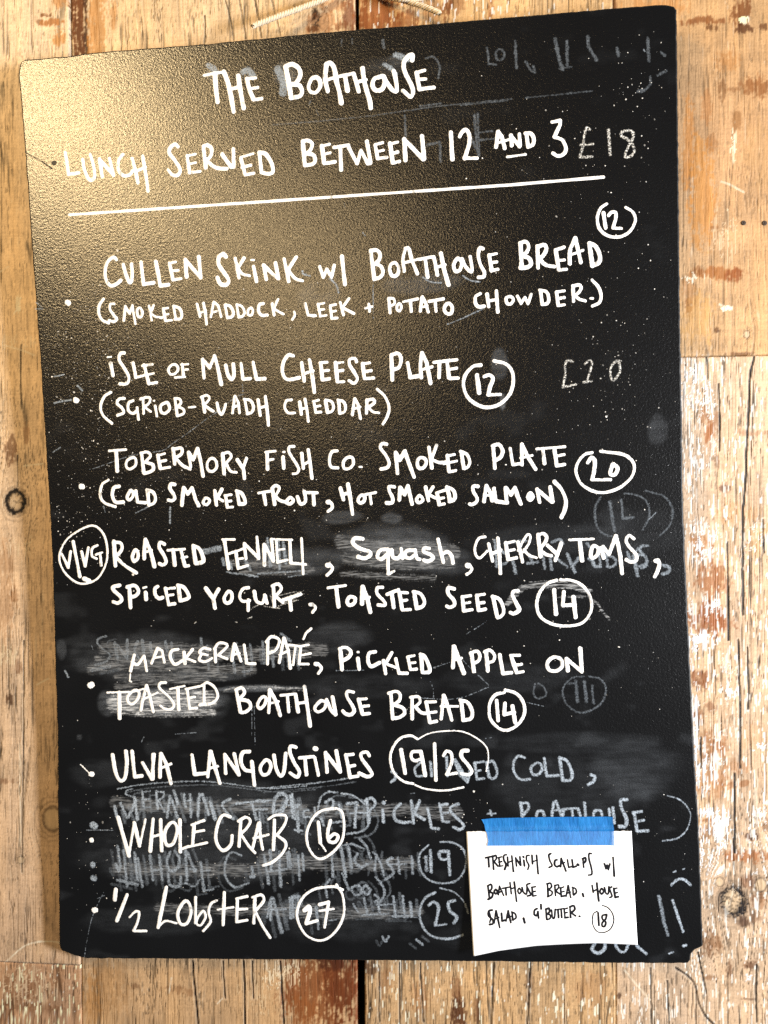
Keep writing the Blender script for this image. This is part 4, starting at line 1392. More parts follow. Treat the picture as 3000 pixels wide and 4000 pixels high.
('erased 14 and 16', 0.2, """
~22 2194,-36 2144,-130 2152,-281 2216,-365 2323,-396
~20 2402,-10 2521,-35 2598,-106 2608,-229 2551,-336
~20 2589,3 2733,-44 2809,-155 2792,-290 2696,-396
31 2273,-80 2304,-341
31 2373,-70 2381,-234 2475,-224
~20 2000,-1625 1891,-1640 1809,-1735 1830,-1860 1922,-1942 2030,-1940 2141,-1866 2185,-1756 2148,-1659 2041,-1626
34 1924,-1668 1933,-1848
31 1999,-1669 2013,-1850
31 2065,-1712 2074,-1865
17 1849,-1694 1924,-1682
~20 1563,-1688 1547,-1772 1586,-1814 1655,-1788 1644,-1718 1591,-1682
"""),
('erased berry line', 0.45, """
31 1253,-387 1261,-622
~28 1271,-457 1344,-514 1355,-584 1286,-609
34 1404,-558 1428,-686
31 1423,-406 1526,-399
31 1549,-521 1587,-605
28 1532,-603 1628,-593
31 1671,-525 1687,-650
31 1738,-569 1748,-665
~31 1756,-418 1825,-400 1850,-435
31 1779,-556 1884,-642
34 1888,-532 1950,-694
31 2023,-523 1925,-644
~31 2066,-442 2104,-512 2075,-580
36 2095,-580 2127,-650 2174,-651
28 2159,-486 2174,-651
34 2227,-543 2237,-653
~28 2250,-558 2303,-587 2301,-642 2240,-660
31 2412,-536 2436,-605
36 2464,-565 2493,-744
~31 2465,-551 2557,-568 2569,-637 2501,-662
~31 2589,-480 2533,-483 2519,-526 2570,-582 2571,-650 2527,-676
~36 2714,-655 2760,-670 2766,-711 2712,-734
22 2478,-538 2506,-498
"""),
('erased SMOKED line', 0.4, """
~21 -2375,-1158 -2447,-1178 -2465,-1224 -2393,-1296 -2345,-1340 -2398,-1397 -2497,-1424
34 -2298,-1225 -2278,-1371
28 -2279,-1240 -2189,-1365
34 -2178,-1199 -2186,-1366
~31 -2078,-1216 -2112,-1302 -2056,-1390
34 -2033,-1203 -2025,-1347
31 -1960,-1234 -1950,-1335
31 -1813,-1223 -1799,-1309
31 -1755,-1239 -1747,-1397
34 -1475,-1202 -1465,-1317
31 -1420,-1275 -1415,-1491
31 -1142,-1253 -1220,-1380
31 -1178,-1395 -1169,-1524
~28 -1096,-1519 -1023,-1506 -1007,-1471
31 -1013,-1271 -1004,-1414
31 -896,-1245 -890,-1445
36 -813,-1332 -805,-1475
34 -721,-1178 -637,-1244
34 -667,-1279 -662,-1478
31 -583,-1309 -575,-1466
34 -2356,-1441 -2536,-1474
"""),
('erased FENNEL line', 0.5, """
36 -1238,-466 -1226,-523
31 -1168,-511 -1156,-568
34 -1023,-501 -983,-581
36 -812,-296 -794,-551
36 -713,-327 -710,-582
34 -664,-343 -650,-528
22 -1200,-595 -913,-644
20 -912,-619 -482,-604
14 -627,-656 -454,-633
56 -1410,-406 -1263,-371
42 -1416,-389 -1263,-365
"""),
('yogurt scribble', 0.85, """
11 -692,-852 -489,-787
10 -680,-895 -491,-815
11 -738,-922 -550,-870
10 -749,-829 -561,-792
13 -868,-918 -725,-944
11 -806,-821 -781,-921
11 -1014,-957 -836,-848
10 -987,-1015 -1024,-1028
11 -1527,-1058 -1511,-1046
11 -1141,-1060 -1126,-1057
"""),
('lower erased lines', 0.78, """
~18 -2188,-2599 -2248,-2613 -2257,-2649 -2191,-2679 -2179,-2723
28 -2100,-2622 -2092,-2782
21 -2100,-2629 -2025,-2622
21 -2096,-2702 -2036,-2695
21 -2092,-2779 -2032,-2771
28 -1966,-2623 -1959,-2783
~22 -1966,-2630 -1900,-2631 -1902,-2681 -1955,-2710
22 -1948,-2717 -1894,-2812
31 -1796,-2617 -1765,-2741
34 -1835,-2668 -1874,-2871
34 -1822,-2697 -1771,-2871
31 -1702,-2654 -1692,-2770
20 -1705,-2719 -1638,-2713
31 -1643,-2655 -1645,-2872
34 -1555,-2655 -1579,-2858
34 -1525,-2656 -1475,-2844
36 -1455,-2729 -1419,-2888
~31 -1264,-2701 -1339,-2744 -1313,-2816 -1243,-2889
~25 -1208,-2745 -1076,-2732 -916,-2726
34 -1062,-2746 -1025,-2890
25 -1036,-2804 -920,-2798
36 -2375,-2765 -2350,-2882
34 -2313,-2736 -2260,-2868
36 -2177,-2679 -2157,-2884
31 -2245,-2868 -2163,-2708
~28 -864,-2848 -844,-2719 -784,-2662 -728,-2706 -776,-2820 -835,-2849
34 -683,-2663 -664,-2893
31 -630,-2778 -688,-2792
~14 -2337,-2598 -2082,-2556 -1637,-2532 -1345,-2549 -911,-2604 -537,-2586
~14 -1017,-2610 -727,-2584 -438,-2558 -151,-2518
28 -1022,-2718 -877,-2719
~31 -867,-2820 -847,-2705 -787,-2648 -731,-2691 -779,-2791 -838,-2820
34 -695,-2677 -681,-2878
28 -720,-2763 -619,-2764
~28 -535,-2808 -578,-2822 -580,-2872 -523,-2872
28 -477,-2794 -465,-2865
~22 -449,-2808 -415,-2694 -342,-2645 -263,-2650
~22 -221,-2660 -129,-2675 -32,-2740 28,-2826 33,-2897
~36 -374,-2737 -316,-2709 -304,-2766 -348,-2809
31 -175,-2753 -82,-2747 -109,-2896
36 -247,-2767 -223,-2881
25 -175,-2757 -89,-2751
34 -87,-2757 -112,-2971
22 -150,-2842 35,-2836
28 -310,-2927 -224,-2916
31 -423,-2883 -397,-2955
~22 35,-2829 24,-2929 -43,-3007 -186,-3036
34 -636,-2825 -637,-3011
25 -672,-2997 -600,-3000
22 -989,-2966 -997,-2822
"""),
('erased WHOLE CRAB line', 0.55, """
34 -2363,-3139 -2342,-3344
36 -2386,-3315 -2359,-3373
34 -2305,-3183 -2291,-3520
34 -2201,-3198 -2184,-3461
31 -2174,-3257 -2142,-3520
36 -2054,-3228 -2035,-3461
31 -1965,-3228 -1946,-3461
25 -2046,-3374 -1941,-3359
~31 -1860,-3199 -1893,-3286 -1868,-3374 -1792,-3345 -1774,-3257 -1815,-3184
34 -1711,-3185 -1709,-3461
34 -1697,-3199 -1631,-3374
25 -1690,-3359 -1616,-3360
~31 -1884,-3403 -1874,-3505 -1786,-3520 -1767,-3432
~25 -1725,-3491 -1638,-3520 -1591,-3461
34 -1569,-3301 -1552,-3563
20 -1543,-3374 -1484,-3367
21 -1552,-3563 -1463,-3549
~25 -1185,-3230 -1272,-3201 -1334,-3287 -1340,-3432 -1257,-3527 -1124,-3490
34 -1088,-3346 -1078,-3432
34 -967,-3230 -935,-3490
34 -908,-3202 -912,-3303
34 -831,-3274 -820,-3519
36 -734,-3202 -726,-3346
31 -649,-3231 -644,-3461
28 -1107,-3432 -1063,-3425
22 -945,-3382 -785,-3368
34 -2378,-3461 -2186,-3505
31 -927,-3649 -963,-3809
34 -897,-3635 -838,-3953
22 -938,-3743 -786,-3736
34 -723,-3620 -716,-3808
~31 -723,-3620 -651,-3613 -639,-3678 -698,-3721
34 -911,-3183 -905,-3370
31 -825,-3198 -824,-3515
28 -753,-3212 -744,-3342
31 -609,-3213 -601,-3371
22 -817,-3363 -759,-3356
34 -337,-3228 -331,-3428
34 -248,-3156 -216,-3428
36 -177,-3156 -156,-3343
~31 -94,-3214 -125,-3285 -70,-3343 -12,-3314
~22 -233,-3142 -147,-3128 -35,-3171
~28 -74,-3078 -13,-3150 21,-3257
~28 49,-3200 102,-3286 140,-3414
31 76,-3229 56,-3371
~31 217,-3257 173,-3286 213,-3357 225,-3400 152,-3457
20 200,-3317 349,-3312
28 273,-3258 282,-3400
31 401,-3244 402,-3400
31 527,-3244 530,-3372
~28 -361,-3457 -406,-3515 -396,-3615
31 -244,-3400 -192,-3543
~28 -120,-3514 -164,-3543 -138,-3600 -80,-3586 -78,-3529 -120,-3514
~28 -34,-3514 -65,-3557 -23,-3593 7,-3557 -34,-3514
~28 61,-3436 122,-3514 135,-3600 95,-3664
~31 47,-3600 82,-3629 45,-3664
28 -53,-3629 -30,-3772
20 -74,-3787 168,-3774
34 74,-3657 84,-3757
20 58,-3693 200,-3686
31 217,-3614 231,-3800
34 302,-3614 310,-3771
31 370,-3671 380,-3799
17 203,-3800 429,-3805
17 203,-3793 366,-3785
34 -916,-3631 -932,-3833
34 -901,-3631 -828,-3949
22 -979,-3739 -790,-3731
34 -742,-3630 -743,-3818
~28 -742,-3637 -670,-3630 -673,-3702 -732,-3731
34 -500,-3716 -487,-3918
17 -390,-3838 -318,-3831
22 -155,-3686 -115,-3758
~28 103,-3986 130,-4029 160,-3986
31 414,-4013 468,-4056
"""),
('erased strokes', 0.45, """
31 2587,-3607 2654,-3955
31 2607,-3739 2629,-3878
"""),
('wiped smears', 0.4, """
~64 1342,-958 1484,-823 1703,-788 1892,-808 2066,-868
~42 1702,-816 1891,-828 2053,-856
~22 1753,-914 1943,-912 2090,-937 2232,-1120
"""),
('wiped patches', 0.8, """
~133 -2342,-1768 -2044,-1758 -1750,-1785 -1399,-1785
~84 -2374,-1818 -2049,-1860 -1608,-1877 -1389,-1893
70 -2012,-1694 -1395,-1713
~42 -1278,-1694 -1160,-1664 -871,-1666 -527,-1697
~48 -2347,-1876 -1904,-1913 -1375,-1907
"""),
('wiped patches faint', 0.22, """
~126 -2536,-1466 -2177,-1430 -1589,-1472 -1008,-1499
~84 -2471,-1366 -1880,-1408 -1294,-1392
~84 -2301,-1543 -1886,-1545 -1446,-1539 -1272,-1572
~168 -2393,-1280 -1875,-1293 -1002,-1356 -355,-1328
~98 -2290,-1631 -2037,-1607 -1448,-1590
~168 -120,-348 215,-415 564,-427 882,-479
~126 -98,-503 210,-555 628,-583 864,-576
~84 -132,-643 345,-686 693,-710
~84 -1143,-512 -784,-545 -456,-562
~70 -1074,-599 -644,-620 -400,-599
~154 -2358,-2729 -1649,-2778 -773,-2756
~154 -2372,-3344 -1676,-3374 -654,-3346
~126 -1988,-3725 -1252,-3752 -525,-3720
~154 -879,-2780 -306,-2827 262,-2817 822,-2849
~154 -972,-3255 -326,-3314 384,-3315
~140 -921,-3746 -202,-3773 438,-3756
"""),
('erased title smudges', 0.5, """
~60 -1167,4016 -1133,3991 -1100,3942
~70 -852,3933 -804,3941 -760,3880
~84 -534,3930 -502,3859 -482,3789 -497,3722
~56 531,3968 587,3947 632,3915
~46 425,3898 492,3847 525,3799
""")
]
B_LOC = [-0.000000, -0.024000, 0.000000]
B_ROT = [[0.999463, -0.032747, 0.000782], [0.000000, -0.023871, -0.999715], [0.032756, 0.999179, -0.023859]]
rng = np.random.default_rng(7)

# ------------------------------------------------------------------ helpers
def hash2(ix, iy, seed):
    h = (ix.astype(np.int64) * 374761393 + iy.astype(np.int64) * 668265263 + seed * 974634777) & 0xffffffff
    h = ((h ^ (h >> 13)) * 1274126177) & 0xffffffff
    h = h ^ (h >> 16)
    return (h & 0xffffff) / float(0xffffff)
def vnoise(x, y, seed=0):
    ix = np.floor(x); iy = np.floor(y); fx = x - ix; fy = y - iy
    fx = fx*fx*(3-2*fx); fy = fy*fy*(3-2*fy)
    a = hash2(ix, iy, seed); b = hash2(ix+1, iy, seed); c = hash2(ix, iy+1, seed); d = hash2(ix+1, iy+1, seed)
    return (a*(1-fx)+b*fx)*(1-fy) + (c*(1-fx)+d*fx)*fy
def fbm(x, y, seed=0, n=3):
    s = 0; a = 1; t = 0
    for i in range(n):
        s = s + a*vnoise(x*2**i, y*2**i, seed+17*i); t += a; a *= .55
    return s/t
def sstep(a, b, x):
    t = np.clip((x-a)/(b-a), 0, 1); return t*t*(3-2*t)
def lin(c):
    c = np.asarray(c, float)/255.0
    return np.where(c <= .04045, c/12.92, ((c+.055)/1.055)**2.4)

def new_mat(name):
    m = bpy.data.materials.new(name); m.use_nodes = True
    nt = m.node_tree; return m, nt, nt.nodes['Principled BSDF'], nt.nodes['Material Output']
def node(nt, typ, **kw):
    n = nt.nodes.new(typ)
    for k, v in kw.items():
        if hasattr(n, k): setattr(n, k, v)
        else: n.inputs[k].default_value = v
    return n
def math_node(nt, op, a, b=None, clamp=False):
    n = nt.nodes.new('ShaderNodeMath'); n.operation = op; n.use_clamp = clamp
    for i, q in enumerate((a, b)):
        if q is None: continue
        if isinstance(q, (int, float)): n.inputs[i].default_value = q
        else: nt.links.new(q, n.inputs[i])
    return n.outputs[0]
def noise_tex(nt, scale, detail=2.0, rough=.55, stretch=(1, 1, 1)):
    tc = nt.nodes.new('ShaderNodeTexCoord'); mp = nt.nodes.new('ShaderNodeMapping')
    mp.inputs['Scale'].default_value = stretch
    nt.links.new(tc.outputs['Object'], mp.inputs['Vector'])
    n = nt.nodes.new('ShaderNodeTexNoise'); n.inputs['Scale'].default_value = scale
    n.inputs['Detail'].default_value = detail; n.inputs['Roughness'].default_value = rough
    nt.links.new(mp.outputs[0], n.inputs['Vector'])
    return n.outputs['Fac']
def ramp(nt, fac, lo, hi):
    n = nt.nodes.new('ShaderNodeMapRange'); n.interpolation_type = 'SMOOTHSTEP'
    nt.links.new(fac, n.inputs['Value']); n.inputs['From Min'].default_value = lo; n.inputs['From Max'].default_value = hi
    return n.outputs['Result']

def mesh_obj(name, verts, faces, mat, parent=None, smooth=True, attrs=None, colors=None):
    me = bpy.data.meshes.new(name)
    verts = np.asarray(verts, dtype=np.float64)
    if isinstance(faces, np.ndarray):
        n = len(faces); k = faces.shape[1]
        me.vertices.add(len(verts)); me.vertices.foreach_set('co', verts.astype(np.float32).ravel())
        me.loops.add(n*k); me.loops.foreach_set('vertex_index', faces.astype(np.int32).ravel())
        me.polygons.add(n); me.polygons.foreach_set('loop_start', np.arange(0, n*k, k, dtype=np.int32))
        me.update(calc_edges=True); me.validate()
    else:
        me.from_pydata([tuple(v) for v in verts], [], faces); me.update()
    if smooth: me.polygons.foreach_set('use_smooth', np.ones(len(me.polygons), bool))
    for k, a in (attrs or {}).items():
        at = me.attributes.new(k, 'FLOAT', 'POINT'); at.data.foreach_set('value', np.asarray(a, np.float32).ravel())
    for k, a in (colors or {}).items():
        at = me.attributes.new(k, 'FLOAT_COLOR', 'POINT')
        c = np.ones((len(verts), 4), np.float32); c[:, :3] = a; at.data.foreach_set('color', c.ravel())
    me.materials.append(mat)
    o = bpy.data.objects.new(name, me); COL.objects.link(o)
    if parent: o.parent = parent
    return o
def tag(o, label=None, cat=None, group=None, kind=None):
    for k, q in (('label', label), ('category', cat), ('group', group), ('kind', kind)):
        if q: o[k] = q
def thing(name, label, cat, mat=None):
    o = bpy.data.objects.new(name, None); COL.objects.link(o); o.empty_display_size = .05
    if mat is not None: o.matrix_world = mat
    tag(o, label, cat); return o
def grid_faces(nx, ny):
    i = np.arange(nx*ny).reshape(ny, nx)
    return np.stack([i[:-1, :-1], i[:-1, 1:], i[1:, 1:], i[1:, :-1]], -1).reshape(-1, 4)
def seg_dist(X, Y, p, q):
    dx, dy = q[0]-p[0], q[1]-p[1]; L = dx*dx+dy*dy
    t = np.zeros_like(X) if L < 1e-9 else np.clip(((X-p[0])*dx+(Y-p[1])*dy)/L, 0, 1)
    return np.hypot(X-p[0]-t*dx, Y-p[1]-t*dy)
def catmull(P, n=6):
    P = np.asarray(P, float)
    if len(P) < 3: return P
    closed = np.hypot(*(P[0]-P[-1])) < 1e-6
    A = P[-2] if closed else 2*P[0]-P[1]; Z = P[1] if closed else 2*P[-1]-P[-2]
    Q = np.vstack([A, P, Z]); out = []
    for i in range(1, len(Q)-2):
        p0, p1, p2, p3 = Q[i-1:i+3]
        for t in np.arange(n)/n:
            out.append(.5*((2*p1)+(p2-p0)*t+(2*p0-5*p1+4*p2-p3)*t*t+(3*p1-p0-3*p2+p3)*t**3))
    out.append(P[-1]); return np.array(out)

# ------------------------------------------------------------------ materials
def wood_material():
    m, nt, b, out = new_mat('weathered_wood')
    at = node(nt, 'ShaderNodeAttribute', attribute_name='tint')
    rl = node(nt, 'ShaderNodeAttribute', attribute_name='relief')
    fine = noise_tex(nt, 900, 3, .6, (1, 1, .07))
    pore = noise_tex(nt, 2200, 2, .6, (1, 1, .25))
    k = math_node(nt, 'ADD', math_node(nt, 'MULTIPLY', fine, .55), math_node(nt, 'MULTIPLY', pore, .35))
    k = math_node(nt, 'ADD', k, .55)
    mx = node(nt, 'ShaderNodeMix', data_type='RGBA', blend_type='MULTIPLY'); mx.inputs['Factor'].default_value = 1
    cv = nt.nodes.new('ShaderNodeCombineColor')
    for i in range(3): nt.links.new(k, cv.inputs[i])
    nt.links.new(at.outputs['Color'], mx.inputs['A']); nt.links.new(cv.outputs[0], mx.inputs['B'])
    nt.links.new(mx.outputs['Result'], b.inputs['Base Color'])
    b.inputs['Roughness'].default_value = .62; b.inputs['Specular IOR Level'].default_value = .3
    h = math_node(nt, 'ADD', rl.outputs['Fac'], math_node(nt, 'MULTIPLY', fine, .35))
    bp = node(nt, 'ShaderNodeBump'); bp.inputs['Strength'].default_value = .55; bp.inputs['Distance'].default_value = .0008
    nt.links.new(h, bp.inputs['Height']); nt.links.new(bp.outputs[0], b.inputs['Normal'])
    return m
def board_material():
    m, nt, b, out = new_mat('black_textured_paint')
    du = node(nt, 'ShaderNodeAttribute', attribute_name='dust')
    grain = noise_tex(nt, 1500, 2, .7); wide = noise_tex(nt, 260, 3, .6)
    d = math_node(nt, 'MULTIPLY', du.outputs['Fac'], ramp(nt, grain, .25, .75))
    d = math_node(nt, 'ADD', d, math_node(nt, 'MULTIPLY', ramp(nt, grain, .62, .85), .006))
    mx = node(nt, 'ShaderNodeMix', data_type='RGBA'); mx.inputs['A'].default_value = (.0016, .0016, .0019, 1)
    mx.inputs['B'].default_value = (.48, .54, .62, 1); nt.links.new(d, mx.inputs['Factor'])
    nt.links.new(mx.outputs['Result'], b.inputs['Base Color'])
    r = math_node(nt, 'ADD', .24, math_node(nt, 'MULTIPLY', d, .6)); nt.links.new(r, b.inputs['Roughness'])
    b.inputs['Specular IOR Level'].default_value = .88
    n1 = noise_tex(nt, 470, 3, .60, (1, 1, 1)); n2 = noise_tex(nt, 1150, 1, .5)
    h = math_node(nt, 'ADD', n1, math_node(nt, 'MULTIPLY', n2, .40))
    bp = node(nt, 'ShaderNodeBump'); bp.inputs['Strength'].default_value = .9; bp.inputs['Distance'].default_value = .00034
    nt.links.new(h, bp.inputs['Height']); nt.links.new(bp.outputs[0], b.inputs['Normal'])
    return m
def ink_material(name, col, patchy=False, lo=.3, hi=.62, thin=False, stretch=(1, 1, 1)):
    m, nt, b, out = new_mat(name)
    n = noise_tex(nt, 520, 3, .6)
    mx = node(nt, 'ShaderNodeMix', data_type='RGBA')
    mx.inputs['A'].default_value = (*[c*.86 for c in col], 1); mx.inputs['B'].default_value = (*col, 1)
    nt.links.new(n, mx.inputs['Factor']); nt.links.new(mx.outputs['Result'], b.inputs['Base Color'])
    b.inputs['Roughness'].default_value = .75; b.inputs['Specular IOR Level'].default_value = .2
    if thin:      # the marker ran thin here and there
        a = math_node(nt, 'ADD', math_node(nt, 'MULTIPLY', noise_tex(nt, 70, 2, .5), .6), math_node(nt, 'MULTIPLY', noise_tex(nt, 420, 2, .6, (1, .35, 1)), .5))
        a = math_node(nt, 'ADD', .45, math_node(nt, 'MULTIPLY', ramp(nt, a, .36, .47), .55))
        nt.links.new(a, b.inputs['Alpha'])
    if patchy:
        op = node(nt, 'ShaderNodeAttribute', attribute_name='cover')
        a = math_node(nt, 'MULTIPLY', op.outputs['Fac'], ramp(nt, noise_tex(nt, 700, 4, .7, stretch), lo, hi), True)
        a = math_node(nt, 'MULTIPLY', a, math_node(nt, 'ADD', .35, math_node(nt, 'MULTIPLY', noise_tex(nt, 90, 2, .6), 1.3)), True)
        nt.links.new(a, b.inputs['Alpha'])
    return m
def plain(name, col, rough=.6, spec=.3, nscale=None, namt=.2, bump=0.0):
    m, nt, b, out = new_mat(name)
    if nscale:
        n = noise_tex(nt, nscale, 3, .6)
        mx = node(nt, 'ShaderNodeMix', data_type='RGBA')
        mx.inputs['A'].default_value = (*[c*(1-namt) for c in col], 1); mx.inputs['B'].default_value = (*[min(1, c*(1+namt)) for c in col], 1)
        nt.links.new(n, mx.inputs['Factor']); nt.links.new(mx.outputs['Result'], b.inputs['Base Color'])
        if bump:
            bp = node(nt, 'ShaderNodeBump'); bp.inputs['Strength'].default_value = bump; bp.inputs['Distance'].default_value = .0004
            nt.links.new(n, bp.inputs['Height']); nt.links.new(bp.outputs[0], b.inputs['Normal'])
    else: b.inputs['Base Color'].default_value = (*col, 1)
    b.inputs['Roughness'].default_value = rough; b.inputs['Specular IOR Level'].default_value = spec
    return m
M_WOOD = wood_material(); M_BOARD = board_material()
M_WHITE = ink_material('white_paint_marker', (.94, .94, .93), thin=True)
M_CHALK = ink_material('smudged_chalk', (.40, .47, .55), True)
M_WIPE = ink_material('wiped_chalk', (.62, .65, .68), True, .40, .66, stretch=(.10, 1, 1))
M_PATCH = ink_material('patchy_white_marker', (.90, .90, .86), True, .42, .60)
M_INK = plain('black_ink', (.006, .006, .009), .5)
M_EDGE = plain('black_board_edge', (.008, .008, .008), .55, .3, 300, .4)
M_DARK = plain('gap_shade_black', (.006, .005, .004), .9, .1)
M_PAPER = plain('white_paper', (.90, .90, .90), .8, .15, 60, .02)
M_CORD = plain('jute_cord', (.62, .52, .38), .9, .1, 1500, .35, .6)
M_METAL = plain('rusty_screw', (.045, .028, .018), .6, .4, 900, .5, .4)

# ------------------------------------------------------------------ plank wall
SEAM = D['seam']
BX0, BX1, BZ0, BZ1 = -285, 285, -400, 395        # hidden behind the board, kept coarse
def axis(a, b, h0, h1, fine=1.0, coarse=10.0, all_fine=False):
    pts = [a]
    while pts[-1] < b-1e-6:
        p = pts[-1]
        s = coarse if (h0 <= p < h1 and not all_fine) else fine
        if (h0 == BX0 and (p < -352 or p >= 377)) or (h0 != BX0 and (p < -494 or p >= 497)): s = 5.0
        pts.append(min(b, p+s))
    return np.array(pts)
def paint_wood(X, Z, base, seed, grain=1.0, fleck=0.0):
    gx = X.copy(); gz = Z.copy()
    for kx, kz, r, k in D['knots']:
        dx = X-kx; dz = (Z-kz)*.55; e = np.exp(-(dx*dx+dz*dz)/(2.6*r)**2)
        gx = gx-dx*e*.75
    gx = gx+2.2*(fbm(X*.02, Z*.008, seed+5)-.5)*4
    broad = fbm(gx*.045, Z*.006, seed+1); mid = fbm(gx*.22, Z*.012, seed+2); fine = fbm(gx*.75, Z*.022, seed+3, 2)
    blot = fbm(X*.05, Z*.05, seed+9)
    k = 1+grain*(.34*(broad-.5)+.24*(mid-.5)+.20*(fine-.5))+.34*(blot-.5)
    c = lin(base)[None, None, :]*k[..., None] if np.ndim(base) == 1 else lin(base)*k[..., None]
    c[..., 2] *= (1-.25*(broad-.5)); c[..., 1] *= (1-.08*(broad-.5))
    relief = .5*fine+.4*mid
    line = sstep(.66, .78, fbm(gx*.55, Z*.010, seed+21, 2))*grain     # dark grain lines
    c *= (1-.20*line)[..., None]; relief -= .5*line
    ridge = lambda fx, fz, sd: 1-np.abs(2*fbm(gx*fx, Z*fz, sd, 2)-1)
    brk = fbm(gx*.05, Z*.03, seed+23)
    for fx, fz, th, am, sd in ((.10, .0025, .965, .75, 121), (.24, .004, .955, .60, 122), (.50, .006, .94, .42, 123)):
        q = sstep(th, th+.03, ridge(fx, fz, seed+sd))*sstep(.36, .60, fbm(gx*.09, Z*.022, seed+sd+9))*min(grain, 1.1)
        c *= (1-am*q)[..., None]; relief -= .7*q
    q = sstep(.955, .985, ridge(.35, .005, seed+131))*sstep(.50, .70, fbm(gx*.08, Z*.03, seed+133))*min(1, .35+.6*fleck)
    c = c*(1-.6*q[..., None])+lin((252, 238, 214))*.6*q[..., None]
    saw = fbm(X*.03, Z*.8, seed+141, 2); c *= (1+.16*(saw-.5))[..., None]
    grit = hash2(np.round(X*1.3), np.round(Z*1.3), seed+151); c *= (1+.20*(grit-.5))[..., None]
    short = sstep(.70, .78, fbm(gx*1.0, Z*.13, seed+31, 2))*grain
    c *= (1-.34*short)[..., None]; relief -= .4*short
    jx = 26*(fbm(X*.06, Z*.03, seed+41)-.5); jz = 26*(fbm(X*.05, Z*.03, seed+43)-.5)
    rough = fbm(gx*.55, Z*.09, seed+47)
    fl1 = fbm(gx*.55, Z*.12, seed+51); fl2 = fbm(X*.45, Z*.40, seed+53)
    for sx, sz, rx, rz, col, a in D['stains_groove_shade']:
        w = .55 if rx < 8 else 1
        d = ((X-sx+jx*.16*w)/rx)**2+((Z-sz+jz*.2*w)/rz)**2
        if d.min() > 6: continue
        al = np.clip(a*(1-sstep(.3, 1.4, d+(rough-.5)*2.6+(fl2-.5)*2.0)), 0, 1)[..., None]
        c = c*(1-al)+lin(col)*(.75+.5*fine[..., None])*al
    fl1 = fbm(gx*.55, Z*.12, seed+51); fl2 = fbm(X*.45, Z*.40, seed+53)
    fl3 = fbm(gx*1.0, Z*.06, seed+55, 2)
    for sx, sz, rx, rz, col, a in D['flecks']:
        d = ((X-sx)/rx)**2+((Z-sz)/rz)**2
        if d.min() > 6: continue
        e = np.exp(-d*.8)
        if sx > 236 and sz < 130: a = a*.72
        th = .70-.30*a*e
        al = (sstep(th, th+.025, .45*fl1+.4*fl2+.15*grit)+.8*sstep(th+.02, th+.05, fl3))*sstep(.05, .25, e)
        al = np.clip(al, 0, 1)*min(1, a+.2)
        c = c*(1-al[..., None])+lin(col)*al[..., None]; relief += .4*al
    if fleck:
        al = np.clip(sstep(.74-fleck*.05, .77-fleck*.05, fbm(gx*.95, Z*.09, seed+61, 2))*.9, 0, 1)
        c = c*(1-al[..., None])+lin((255, 246, 232))*al[..., None]
    for kx, kz, r, k in D['knots']:
        dx = X-kx; dz = Z-kz; dd = np.hypot(dx, dz*.85)/r
        if dd.min() > 4: continue
        dd = dd+(.30*(fbm(X*.35, Z*.35, seed+71)-.5))
        ring = np.exp(-((dd-1)/(.24 if k == 1 else .16))**2)*((2.2 if kx < 0 else .95) if k == 1 else 1); inner = 1-sstep(.8, 1.0, dd)
        halo = .45*np.exp(-((dd-1.45)/.09)**2)+.35*np.exp(-((dd-1.9)/.10)**2)
        if k == 2: ring = np.exp(-(dd/1.0)**2)*.8; inner *= 0
        crack = sstep(.52, .62, fbm(X*.55, Z*.55, seed+73))
        pale = lin((226, 196, 158))
        c = c*(1-inner[..., None]*.75)+pale*(.8+.35*fine[..., None])*inner[..., None]*.75
        cres = inner*sstep(.15, .75, (dx*.7-dz*.5)/r)*(dd > .45) if k == 1 and kx > 0 else 0*dd
        dk = np.clip((ring*(.55+.7*crack) if k else ring*.55)+halo*.6+.5*inner*crack*(k == 1)+.85*cres, 0, 1)
        c = c*(1-dk[..., None])+lin((44, 26, 14))*dk[..., None]; relief -= .8*dk
    for P, w in D['cracks']:
        if max(p[0] for p in P) < X.min()-5 or min(p[0] for p in P) > X.max()+5: continue
        d = np.full(X.shape, 1e3)
        wob = .7*(fbm(X*.2, Z*.10, seed+81)-.5)
        Q = catmull(P, 5)
        for i in range(len(Q)-1): d = np.minimum(d, seg_dist(X+wob*1.5, Z, Q[i], Q[i+1]))
        al = (1-sstep(w*.30, w*.30+.8, d+.5*(fbm(X*.3, Z*.12, seed+84)-.5)))*np.clip(.15+1.5*fbm(X*.02, Z*.02, seed+83), 0, 1)
        al = np.clip(al*1.15, 0, .97)
        c = c*(1-al[..., None])+lin((30, 17, 9))*al[..., None]; relief -= 1.5*al
        lip = np.exp(-((d-w*.5-1.2)/.5)**2)*.25
        c = c*(1-lip[..., None])+lin((250, 232, 205))*lip[..., None]
    for P, w in D['scratches']:
        if max(p[0] for p in P) < X.min()-5 or min(p[0] for p in P) > X.max()+5: continue
        d = np.full(X.shape, 1e3); Q = catmull(P, 5)
        for i in range(len(Q)-1): d = np.minimum(d, seg_dist(X, Z, Q[i], Q[i+1]))
        al = (1-sstep(w*.3, w*.3+.8, d))*np.clip(fbm(X*.2, Z*.2, seed+91)*1.3, 0, .85)
        c = c*(1-al[..., None])+lin((252, 236, 208))*al[..., None]
    b0 = lin(base); rt = np.clip(c/np.maximum(b0, 1e-3), .01, 3)
    c = b0*np.where(rt < 1, rt**1.28, rt**1.15)*1.05
    return np.clip(c*ALB, 0.004, .9), relief
ALB = .60
wall = thing('plank_wall', 'wall of weathered honey-coloured vertical wooden planks behind the chalkboard', 'wall')
